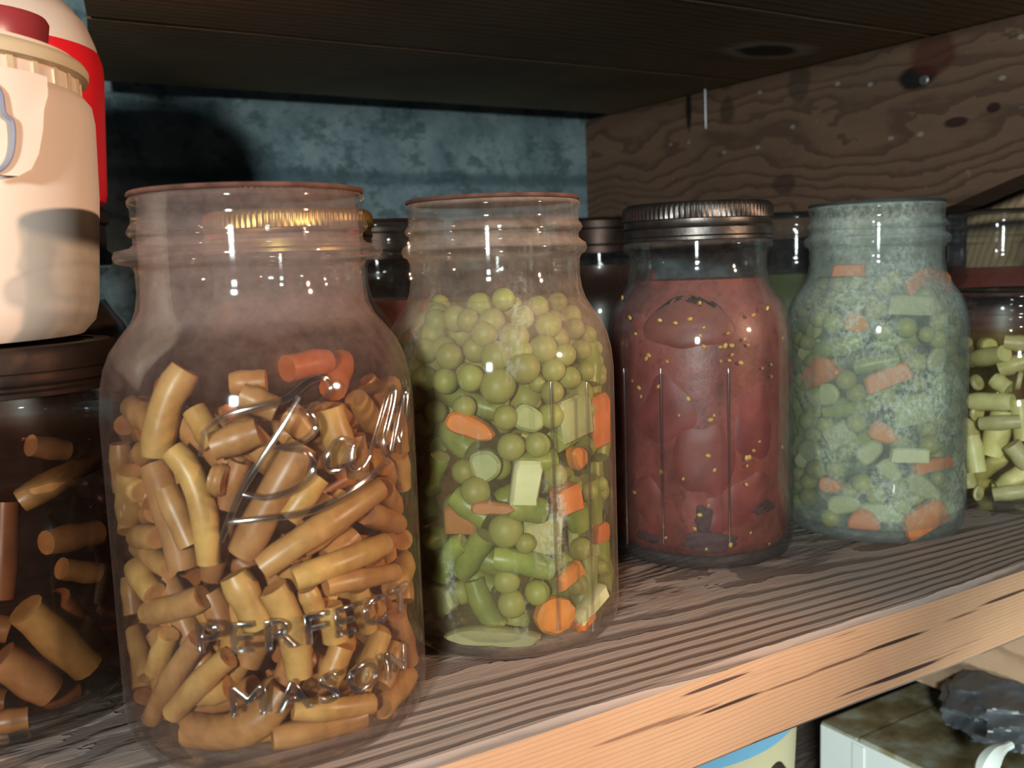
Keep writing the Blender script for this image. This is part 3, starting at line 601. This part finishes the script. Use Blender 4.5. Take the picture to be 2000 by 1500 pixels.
for x, y, d in ((961, 629, 46), (1004, 659, 50), (970, 696, 52), (1023, 717, 56), (972, 754, 62), (1025, 779, 58), (1060, 682, 50), (1081, 723, 40), (1102, 693, 40), (1113, 738, 38), (1135, 683, 36), (1154, 654, 36), (1142, 725, 32), (1169, 738, 28), (1162, 706, 30), (1177, 680, 30), (1050, 749, 32), (1079, 766, 38), (878, 696, 46), (919, 738, 46), (929, 683, 46), (890, 622, 46), (938, 597, 45), (983, 585, 40), (1129, 616, 38), (1105, 590, 36), (1071, 635, 46), (846, 654, 46), (814, 645, 42), (900, 655, 44), (804, 696, 42), (1180, 642, 28), (1121, 642, 38), (1020, 620, 42), (1050, 600, 40), (850, 600, 44), (830, 740, 44), (870, 745, 44), (1150, 620, 34), (1000, 600, 40), (1090, 660, 40), (790, 740, 40)):
    pea(K, x, y, d, LPU, GP+' (upper cluster)', .002 if y < 612 else 0)
for x, y, d, lb in ((998, 873, 46, None), (1050, 869, 42, None), (929, 959, 50, 'single dark green pea left of the white piece in '+J2), (988, 1036, 58, 'largest pea, below the tan carrot sliver in '+J2), (1026, 1062, 34, None), (990, 1134, 46, None), (1000, 1178, 50, None), (1049, 1157, 44, None), (1009, 1214, 50, None), (1127, 1143, 38, None), (1172, 1108, 26, None), (974, 912, 44, None), (908, 921, 46, None), (891, 990, 50, None), (901, 1157, 42, None), (1172, 945, 28, None), (1085, 928, 40, None), (1150, 960, 34, None), (850, 1050, 46, None), (845, 900, 46, None)):
    pea(K, x, y, d, lb or LPL, None if lb else GP+' (lower)')
for P, rad in randfill(K, 40, .0046, .0056, .088, .130, 0, 0, None, None, None, None, tries=2500, thmin=-1.5, thmax=1.5): pea_at(P[0], rad, LPU, GP+' (upper cluster)')
for P, rad in randfill(K, 46, .0048, .0056, .085, .1325, 0, 0, None, None, None, None, tries=2500, thmin=-1.4, thmax=1.4, k=.5, deep=(.006, .016)): pea_at(P[0], rad, LPU, GP+' (upper cluster)')
for P, rad in randfill(K, 34, .0048, .0058, .01, .09, .014, .024, None, None, None, None, tries=6000, thmin=-1.6, thmax=1.6, k=.62): bean_obj(P, rad, [GBE, GBN], 'green bean piece in the depth of '+J2, 'bean', 'bean pieces deep in the peas and carrots jar', 'green_bean')
def sides(key, npea, nbean, zt, lb, grp, lb2, grp2):
    for a0, a1 in ((-1.65, -.85), (.85, 1.65)):
        for P, rad in randfill(key, nbean, .0046, .0056, .008, zt-.01, .014, .022, None, None, None, None, tries=900, thmin=a0, thmax=a1, k=.62, deep=(0, .003)): bean_obj(P, rad, [GBE, GBN], lb2, 'bean', grp2, 'green_bean')
        for P, rad in randfill(key, npea, .0045, .0055, .008, zt, 0, 0, None, None, None, None, tries=1200, thmin=a0, thmax=a1, k=.72, deep=(0, .003)): pea_at(P[0], rad, lb, grp)
sides(K, 30, 9, .128, 'green pea by the side wall of '+J2, 'peas by the side walls of the peas and carrots jar', 'green bean piece by the side wall of '+J2, 'bean pieces by the side walls of the peas and carrots jar')
K = 'cloudy'; J4 = 'the cloudy jar'
PEA_L = PEAD
for x, y, w, h, r_, sh, lb in ((1816, 562, 86, 82, 0, 'disc', 'large carrot disc at the upper right of '), (1658, 528, 66, 26, 0, 'slab', 'carrot slice at the liquid line of '), (1675, 631, 50, 44, -15, 'wedge', 'pinkish carrot piece high in '), (1601, 730, 78, 56, 25, 'half', 'half carrot slice at the left wall of '), (1734, 737, 88, 38, 22, 'slab', 'oblong carrot stick in the middle of '), (1727, 846, 60, 42, -25, 'wedge', 'pointed carrot piece below the middle of '), (1820, 907, 66, 26, 6, 'slab', 'thin carrot sliver at lower right in '), (1687, 1018, 62, 44, 0, 'half', 'faint carrot slice at the base front of '), (1806, 1012, 76, 56, 25, 'slab', 'carrot chunk at the base right of '), (1623, 947, 44, 34, 0, 'wedge', 'faint carrot piece at lower left in ')):
    chunk(K, x, y, w, h, r_, CAR, lb+J4, sh, .006, None, 'carrot', 'carrot_piece')
for px, w, lb in (([(1605, 590), (1695, 578)], 32, 'upper green bean at left in '), ([(1570, 692), (1625, 680), (1682, 664)], 40, 'green bean above the half carrot slice in '), ([(1706, 672), (1775, 662), (1842, 652)], 40, 'long green bean below the large carrot disc in '), ([(1668, 717), (1756, 700)], 34, 'pale bean with a round cut end in the middle of '), ([(1610, 806), (1716, 790)], 28, 'slim green bean left of the middle in '), ([(1832, 730), (1838, 790)], 44, 'upright bean at right in '), ([(1640, 890), (1700, 850)], 34, 'bean left of the pointed carrot in ')):
    rr_ = pxw(K, w); bean_obj(settle(K, px, rr_), rr_, [GBE, GBN], lb+J4, 'bean', None, 'green_bean')
chunk(K, 1780, 596, 84, 44, -5, CEL, 'broad pale piece beside the large carrot disc in '+J4, th=.006); chunk(K, 1778, 888, 70, 32, -5, POT, 'whitish piece below the pointed carrot in '+J4, th=.006); chunk(K, 1782, 800, 74, 62, 10, CEL, 'pale chunk right of the middle in '+J4, th=.006); chunk(K, 1640, 850, 60, 50, 30, CEL, 'pale leafy piece at left in '+J4, th=.004, start=.003); chunk(K, 1720, 1000, 80, 40, 0, CEL, 'pale flat piece at the base of '+J4, th=.005, start=.003)
for i, (x, y, w, h, r_) in enumerate(((1690, 590, 60, 30, 20), (1600, 680, 50, 40, -20), (1830, 700, 60, 44, 60), (1620, 770, 40, 50, 10), (1700, 880, 60, 44, 40), (1585, 880, 50, 70, 70), (1800, 950, 70, 44, -30), (1650, 985, 70, 40, 10), (1840, 800, 44, 80, 0), (1560, 960, 50, 60, 0), (1860, 760, 40, 60, 0), (1740, 920, 60, 40, -50))):
    chunk(K, x, y, w, h, r_, CEL, 'pale green shred packed between the peas in the cloudy jar', 'wedge', .004, 'pale shreds in the cloudy jar', start=.001)
L4 = 'green pea among the vegetables in the cloudy jar'; G4 = 'peas in the cloudy jar'
for x, y in ((1636, 557), (1672, 550), (1601, 611), (1628, 631), (1835, 629), (1865, 636), (1790, 708), (1865, 708), (1653, 742), (1673, 769), (1732, 774), (1591, 774), (1673, 826), (1579, 823), (1594, 917), (1633, 915), (1685, 944), (1734, 920), (1756, 954), (1796, 937), (1860, 922), (1623, 1016), (1574, 878), (1845, 991), (1564, 700), (1815, 868), (1811, 838), (1712, 966), (1725, 560), (1745, 545), (1850, 680), (1560, 640), (1555, 760), (1860, 830), (1865, 870), (1660, 960), (1580, 970), (1760, 985), (1770, 640), (1710, 605), (1600, 560), (1850, 590)):
    pea(K, x, y, 34, L4, G4)
for P, rad in randfill(K, 30, .0042, .0050, .01, .13, 0, 0, None, None, None, None, tries=2500, thmin=-1.5, thmax=1.5): pea_at(P[0], rad, L4, G4)
for P, rad in randfill(K, 12, .0040, .0048, .01, .12, .014, .022, None, None, None, None, tries=2500, thmin=-1.5, thmax=1.5, k=.8): bean_obj(P, rad, [GBE, GBN], 'green bean piece in the depth of the cloudy jar', 'bean', 'bean pieces deep in the cloudy jar', 'green_bean')
sides(K, 30, 9, .130, 'green pea by the side wall of the cloudy jar', 'peas by the side walls of the cloudy jar', 'green bean piece by the side wall of the cloudy jar', 'bean pieces by the side walls of the cloudy jar')
# wax beans
K = 'wax'; WX = veg('wax_bean_skin', rgb(208, 200, 150), rgb(186, 176, 120)); WXE = veg('wax_bean_end', rgb(214, 206, 150), rgb(186, 176, 112)); LW, GW = 'pale yellow cut bean in the short jar at the right edge', 'pale beans in the short jar'
for px, w in (([(1897, 784), (1978, 786)], 34), ([(1960, 800), (1936, 888)], 44), ([(1905, 748), (1912, 745)], 30), ([(1985, 742), (1996, 744)], 34), ([(1905, 806), (1912, 808)], 30), ([(1895, 850), (1908, 922)], 36), ([(1912, 925), (1962, 888)], 32), ([(1975, 868), (2010, 910)], 34), ([(1955, 955), (2005, 918)], 36), ([(1940, 966), (2010, 958)], 28), ([(1936, 988), (2015, 984)], 28), ([(1900, 992), (2005, 1006)], 24), ([(1908, 976), (1914, 974)], 28), ([(1880, 900), (1892, 968)], 34), ([(1990, 780), (2000, 860)], 34), ([(1890, 820), (1900, 860)], 30), ([(1940, 740), (1970, 760)], 30), ([(1886, 704), (1962, 690)], 34), ([(1950, 722), (2015, 702)], 34), ([(1884, 672), (1934, 676)], 30), ([(1960, 668), (2015, 672)], 30)):
    rr_ = pxw(K, w)*1.15; bean_obj(settle(K, px, rr_, k=.68, maxd=.018), rr_, [WX, WXE], LW, 'bean', GW)
for P, rad in randfill(K, 34, .0038, .0047, .008, .096, .016, .026, None, None, None, None, tries=4000, thmin=-1.7, thmax=1.7): bean_obj(P, rad, [WX, WXE], LW, 'bean', GW)
# left dark jar
K = 'left'; LF = veg('brown_bean_skin', rgb(160, 104, 58), rgb(128, 80, 42)); LL, GL_ = 'large brownish cut piece in the short dark jar at the left edge', 'pieces in the left dark jar'
for px, w in (([(50, 1190), (170, 1300)], 84), ([(110, 1170), (195, 1280)], 70), ([(0, 1285), (100, 1352)], 80), ([(-20, 1440), (60, 1432)], 50), ([(12, 980), (4, 1170)], 60), ([(40, 980), (110, 940), (190, 905)], 60), ([(90, 1060), (190, 1040)], 60), ([(60, 1400), (150, 1360)], 60), ([(-30, 1220), (20, 1230)], 60), ([(120, 1110), (190, 1120)], 50), ([(60, 870), (130, 880)], 50), ([(-40, 1380), (20, 1390)], 60)):
    rr_ = pxw(K, w); bean_obj(settle(K, px, rr_, maxd=.02), rr_, [LF, LF], LL, 'bean', GL_)
# tomatoes
J = JARS['tomato']; m, nt, out = mat('tomato_pulp'); v = coords(nt, (1, 1, .8)); n1 = noise(nt, v, 34, 5, .6); n2 = noise(nt, v, 240, 4, .7)
k = ramp(nt, n1, [(.34, rgb(84, 40, 32)), (.5, rgb(122, 60, 52)), (.68, rgb(144, 78, 68))]); k = mixc(nt, ramp(nt, n2, [(.56, g(0)), (.66, g(.6))]), k, rgb(80, 40, 26))
p = nd(nt, 'ShaderNodeBsdfPrincipled', {'Base Color': k, 'Roughness': .45}); nt.links.new(nd(nt, 'ShaderNodeBump', {'Strength': .5, 'Distance': .002, 'Height': n1}).outputs[0], p.inputs['Normal']); nt.links.new(p.outputs[0], out.inputs[0]); PULP = m
brine(J, .1405, PULP, 'dark red tomato pulp filling the screw-band jar', 'tomato_pulp', gap=.0017)
TOM = veg('tomato_flesh', rgb(128, 63, 55), rgb(104, 50, 43), .5, 60, .6, .04); SEED = veg('tomato_seed', rgb(196, 160, 84), rgb(166, 128, 60), .4)
for x, y, w, h, lb in ((1290, 800, 150, 170, 'large smooth tomato piece at left in '), (1380, 900, 150, 200, 'large pinkish tomato piece in the middle of '), (1480, 820, 120, 180, 'red tomato piece at the right of '), (1260, 980, 110, 120, 'tomato piece at lower left in '), (1340, 640, 170, 110, 'tomato piece near the top of '), (1470, 980, 120, 120, 'tomato piece at lower right in '), (1400, 1010, 110, 80, 'tomato piece above the dark gap at the base of ')):
    a_, b_ = pxw('tomato', w)*1.2, pxw('tomato', h)*1.15; P0 = oncyl(x, y, J['c'], J['Ri']); t0 = math.atan2(P0[1]-J['c'][1], P0[0]-J['c'][0]); ph = rng.uniform(0, 6, 4)
    mb = MB().sphere((0, 0, 0), 1, 36, 22, fn=lambda d: .09*math.sin(3*d[0]+ph[0])*math.sin(2.5*d[1]+ph[1])+.07*math.sin(4*d[1]+ph[2])+.05*math.sin(7*d[0]+ph[3]))
    vv = []
    for (u_, v_, w_) in mb.v:                    # wrapped round the inside of the glass
        r_ = min(J['Ri']-.0004, rmax(J, P0[2]+v_*b_+.001)-.0004, J['Ri']-.0048+w_*.0046); t_ = t0+u_*a_/J['Ri']
        vv.append((r_*math.cos(t_)-P0[0]+J['c'][0], r_*math.sin(t_)-P0[1]+J['c'][1], v_*b_))
    mb.v = vv; tag(mb.build('tomato_piece', TOM, loc=P0, smooth=80), lb+'the screw-band jar', 'tomato')
SD = None
for i in range(60):
    x, y = rng.uniform(1205, 1530), rng.choice([rng.uniform(570, 720), rng.uniform(700, 1080)])
    P0 = oncyl(x, y, J['c'], J['Ri']-.0002)
    if SD is None: o = MB().sphere((0, 0, 0), .00085, 8, 6, sc=(1, .5, 1.4)).build('tomato_seed', SEED); SD = o.data
    else: o = bpy.data.objects.new('tomato_seed', SD); COL.objects.link(o)
    o.location = P0; nn = P0-np.array([*J['c'], 0]); o.rotation_euler = (0, rng.uniform(0, 3), math.atan2(nn[1], nn[0])+PI/2); s_ = rng.uniform(.7, 1.25); o.scale = (s_, s_, s_)
    tag(o, 'yellow tomato seed against the glass of the screw-band jar', 'seed', 'seeds in the tomato jar')
SKIN = plain('dark_skin', rgb(62, 34, 36), .7, 0, .4, 300)
for x, y, w, h, lb in ((1388, 1062, 118, 44, 'dark purple skin scrap at the base of the screw-band jar'), (1376, 1018, 40, 62, 'narrow dark purple scrap standing on the base scrap in the screw-band jar'), (1496, 992, 62, 26, 'dark brown scrap at the lower right of the screw-band jar'), (1262, 1050, 70, 20, 'dark brown scrap at the lower left of the screw-band jar')):
    a_, b_ = pxw('tomato', w), pxw('tomato', h); P0 = oncyl(x, y, J['c'], J['Ri']); t0 = math.atan2(P0[1]-J['c'][1], P0[0]-J['c'][0]); ph = rng.uniform(0, 6, 4)
    mb = MB().sphere((0, 0, 0), 1, 40, 20, fn=lambda d: .10*math.sin(4*d[0]+2*d[1]+ph[0])+.09*math.sin(8*d[1]-3*d[0]+ph[1]))
    mb.v = [((J['Ri']-.0009+w_*.0006)*math.cos(t0+u_*a_/J['Ri'])-P0[0]+J['c'][0], (J['Ri']-.0009+w_*.0006)*math.sin(t0+u_*a_/J['Ri'])-P0[1]+J['c'][1], v_*b_) for (u_, v_, w_) in mb.v]
    tag(mb.build('tomato_skin', SKIN, loc=P0, smooth=80), lb, 'tomato skin')
DR = plain('dark_red_preserve', rgb(96, 44, 36), .35, 0, .2, 60); DB = plain('dark_brown_preserve', rgb(64, 36, 26), .35, 0, .2, 60)
for kk, z, m_, lb in (('backa', .148, DB, 'dark preserve in the capped back jar left of the peas jar'), ('backb', .148, DB, 'dark preserve in the capped back jar behind the peas jar'), ('backc', .148, DB, 'dark preserve in the capped back jar left of the tomato jar'), ('backred', .137, DR, 'dark red preserve in the tall jar at the far right'), ('gold', .14, DB, 'dark preserve in the brass-banded jar'), ('dark', .134, DR, 'dark red preserve in the unlidded dark back jar'), ('gap', .139, plain('green_preserve', rgb(70, 76, 50), .4), 'dim green preserve in the jar between the tomato and cloudy jars'), ('underjug', .14, DB, 'dark preserve in the jar under the jug')):
    brine(JARS[kk], z, m_, lb, 'preserve')
# ------------------------------------------------------------------ pail and jug at the left
CREAM = plain('beige_plastic', rgb(228, 206, 188), .42, 0, .03, 20); CREAM2 = plain('pale_beige_plastic', rgb(206, 186, 152), .45, 0, .04, 30); BLUEG = plain('blue_grey_wire', rgb(136, 134, 150), .4)
MAROON = plain('maroon_plastic', rgb(140, 50, 54), .3, 0, .15, 30); RED = plain('red_plastic', rgb(226, 30, 40), .4, 0, .03, 20)
pc = np.array([-.006, .397]); pr_ = .07; zb = .1305
pail = thing('pail', (pc[0], pc[1], zb), 'beige plastic pail with a lidded collar standing on the jar at the left edge', 'pail')
MB().lathe([(.0005, .0008), (.054, .0008), (.0605, .0015), (.0648, .006), (.0665, .0125), (.0695, .05), (.0702, .076), (.0695, .0815), (.0672, .0845), (.066, .0850), (.0655, .0975), (.0005, .0975)], 96, capa=True, capb=True).build('pail_body', CREAM, pail, smooth=40)
lidp = MB().lathe([(.0662, .0902), (.0690, .0908), (.0694, .0935), (.0682, .0955), (.064, .0970), (.0005, .0985)], 96).build('pail_lid', CREAM2, pail, smooth=40)
for i in range(40):
    a_ = 2*PI*i/40; MB().box((-.0006, -.0012, -.0060), (.0006, .0012, .0058)).build('collar_rib', CREAM2, pail, loc=(.0660*math.cos(a_), .0660*math.sin(a_), .0850), smooth=0).rotation_euler = (0, 0, a_)
capc = onz(-48, 112, zb+.099)
MB().lathe([(.0225, 0), (.0228, .001), (.0245, .0125), (.0238, .0138), (.0005, .0142)], 40).build('screw_cap', MAROON, pail, loc=(capc[0]-pc[0], capc[1]-pc[1], .0985), smooth=40)
# latch ear on the front of the pail
JARS['pail'] = dict(c=pc, R=pr_)
def pp_(x, y, off=.0): return oncyl(x, y, pc, pr_+off)-np.array([pc[0], pc[1], zb])
oc = [(-60, 120), (0, 128), (60, 140), (92, 150), (94, 185), (86, 215), (84, 255), (76, 300), (62, 330), (36, 344), (4, 342), (-20, 335), (-60, 300)]
b = MB(); n_ = len(oc); f_ = [pp_(x, y, .0052) for x, y in oc]; r_ = [pp_(x, y, -.001) for x, y in oc]; fc = sum(f_)/n_
b.add(f_+r_+[fc], [(i, (i+1) % n_, 2*n_) for i in range(n_)]+[(i, n_+i, n_+(i+1) % n_, (i+1) % n_) for i in range(n_)])
b.build('latch', CREAM, pail, smooth=30, merge=2)
b = MB(); b.tube([pp_(x, y, .006) for x, y in catmull([(-30, 150), (0, 178), (8, 220), (24, 238), (26, 280), (18, 312), (0, 332), (-30, 340)])], .0007, 8); b.build('latch_wire', BLUEG, pail)
jc = np.array([.0370, .5635]); zj = .1888
jug = thing('insulated_jug', (jc[0], jc[1], zj), 'red jug with a rounded cream top standing behind the beige pail', 'jug')
MB().lathe([(.0005, 0), (.053, 0), (.0565, .002), (.0576, .006), (.0608, .065), (.0606, .0715), (.0592, .0765)], 96, capb=True).build('jug_body', RED, jug, smooth=40)
MB().lathe([(.0588, .0762), (.0580, .0805), (.0542, .0910), (.0470, .1000), (.037, .1065), (.024, .1105), (.012, .1120), (.0005, .1125)], 96).build('jug_top', CREAM, jug, smooth=50)
MB().lathe([(.0075, .110), (.0078, .1165), (.0065, .118), (.0005, .1182)], 32).build('stopper', CREAM2, jug, smooth=40)
# ------------------------------------------------------------------ things on the lower shelf
ZB = -.3415; ZT = -.205
q = onz(1675, 1444, ZT); x0 = q[0]; W_ = .125; Lb = .26
box = thing('carton', (x0, q[1], ZB), 'white carton with brown-stained top flaps under the shelf at lower right', 'box')
WHITE = plain('white_card', rgb(222, 230, 226), .6, 0, .04, 12); m, nt, out = mat('stained_card'); v = coords(nt); n1 = noise(nt, v, 26, 5, .6)
k = ramp(nt, n1, [(.36, rgb(96, 84, 52)), (.5, rgb(140, 128, 92)), (.66, rgb(178, 186, 168))]); p = nd(nt, 'ShaderNodeBsdfPrincipled', {'Base Color': k, 'Roughness': .65}); nt.links.new(p.outputs[0], out.inputs[0]); STAIN = m
h_ = ZT-ZB
WB = .034
MB().box((0, -W_, .0005), (Lb, WB, h_-.002)).build('carton_body', WHITE, box, smooth=0)
MB().box((0, -W_, h_-.002), (Lb, -.0012, h_+.0015), bev=.0008).build('flap', STAIN, box, smooth=0)
MB().box((0, .0012, h_-.002), (Lb, WB, h_), bev=.0008).build('flap', STAIN, box, smooth=0)
MB().box((-.0008, -.006, h_*.25), (0, .004, h_-.004)).build('corner_fold', WHITE, box, smooth=0)
tub = thing('bucket', (.336, .4316, ZB), 'cream bucket with a light blue lid under the shelf, left of the stained carton', 'bucket')
MB().lathe([(.0005, .0005), (.084, .0005), (.087, .003), (.0975, .244), (.0005, .244)], 80).build('bucket_body', plain('cream_plastic', rgb(206, 196, 156), .5, 0, .05, 10), tub, smooth=40)
MB().lathe([(.0955, .2415), (.0985, .242), (.099, .256), (.0965, .259), (.0005, .2595)], 80).build('lid', plain('light_blue_plastic', rgb(122, 178, 208), .35, 0, .05, 10), tub, smooth=40)
hp = oncyl(1500, 1520, (.336, .4316), .0925)
MB().sphere((0, 0, 0), .011, 20, 12).build('handle_ear', plain('dark_plastic', rgb(60, 56, 44), .5), tub, loc=(hp[0]-.336, hp[1]-.4316, hp[2]-ZB))
# black bag with a white curved handle lying on the stained carton
BAGM = plain('black_plastic', rgb(80, 84, 88), .36, 0, .3, 30, .2)
c0 = (.662, .376)
ph = rng.uniform(0, 6, 6)
bag = thing('plastic_bag', (c0[0], c0[1], ZT+.0018), 'crumpled black plastic bag on the stained carton at lower right', 'bag')
from mathutils import noise as mn
def crumple(d):
    v_ = Vector(d)
    return .42*(.35-abs(mn.noise(v_*2.1+Vector((3, 1, 7)))))+.11*(.3-abs(mn.noise(v_*4.3)))+.02*(.3-abs(mn.noise(v_*10)))
MB().sphere((0, 0, 0), 1, 120, 72, sc=(.072, .048, .021), fn=crumple).build('bag_body', BAGM, bag, loc=(.004, 0, .0285), smooth=28)
b = MB(); b.tube([onY(x_, y_, .325)-np.array([c0[0], c0[1], ZT+.0018]) for x_, y_ in catmull([(1920, 1512), (1930, 1490), (1946, 1470), (1974, 1455)], 5)], [.0026+.0042*math.sin(PI*min(1, (i_+4)/17)) for i_ in range(16)], 8)
b.build('handle', plain('white_plastic', rgb(220, 230, 222), .4), bag)
# ------------------------------------------------------------------ light
def area(name, loc, tgt, size, sizey, power, colr):
    l = bpy.data.lights.new(name, 'AREA'); l.shape = 'RECTANGLE'; l.size = size; l.size_y = sizey; l.energy = power; l.color = colr
    o = bpy.data.objects.new(name, l); COL.objects.link(o); o.location = loc; o.rotation_euler = (Vector(tgt)-Vector(loc)).to_track_quat('-Z', 'Y').to_euler(); return o
def spot(name, loc, tgt, power, colr, ang, blend, rad):
    l = bpy.data.lights.new(name, 'SPOT'); l.energy = power; l.color = colr; l.spot_size = math.radians(ang); l.spot_blend = blend; l.shadow_soft_size = rad
    o = bpy.data.objects.new(name, l); COL.objects.link(o); o.location = loc; o.rotation_euler = (Vector(tgt)-Vector(loc)).to_track_quat('-Z', 'Y').to_euler(); return o
area('cool_work_light', (-.534, -.55, .299), (.55, .50, .14), .09, .09, 16.5, (.86, .96, .96))
spot('warm_lamp', (.60, -.31, .28), (.085, .32, .12), 25, (1, .69, .48), 44, .75, .02)
spot('added_low_fill', (.02, -.50, -.27), (.54, .36, -.172), 36, (.90, 1.0, .96), 26, .5, .03)  # added fill with no visible source, brightens the space under the shelf
w = bpy.data.worlds.new('dim_cellar'); S.world = w; w.use_nodes = True; bg = w.node_tree.nodes['Background']; bg.inputs[0].default_value = (.55, .7, .85, 1); bg.inputs[1].default_value = .045
# ------------------------------------------------------------------ camera
cd = bpy.data.cameras.new('camera'); cam = bpy.data.objects.new('camera', cd); COL.objects.link(cam); S.camera = cam
cd.sensor_fit = 'HORIZONTAL'; cd.sensor_width = 36; cd.lens = FPX*36/2000; cd.clip_start = .01
cam.matrix_world = Matrix(((CR[0], CU[0], -CF[0], CC[0]), (CR[1], CU[1], -CF[1], CC[1]), (CR[2], CU[2], -CF[2], CC[2]), (0, 0, 0, 1)))
cd.dof.use_dof = True; cd.dof.focus_distance = .38; cd.dof.aperture_fstop = 16
vs_ = S.view_settings; vs_.view_transform = 'Standard'; vs_.look = 'None'; vs_.gamma = 1; vs_.use_curve_mapping = False; vs_.exposure = 0
cy = S.cycles; cy.transparent_max_bounces = 28; cy.max_bounces = 8; cy.transmission_bounces = 6; cy.glossy_bounces = 3; cy.diffuse_bounces = 2; cy.use_adaptive_sampling = True; cy.adaptive_threshold = .035; cy.volume_bounces = 0; cy.caustics_reflective = False; cy.caustics_refractive = False
cy.use_denoising = True; cy.sample_clamp_indirect = 4
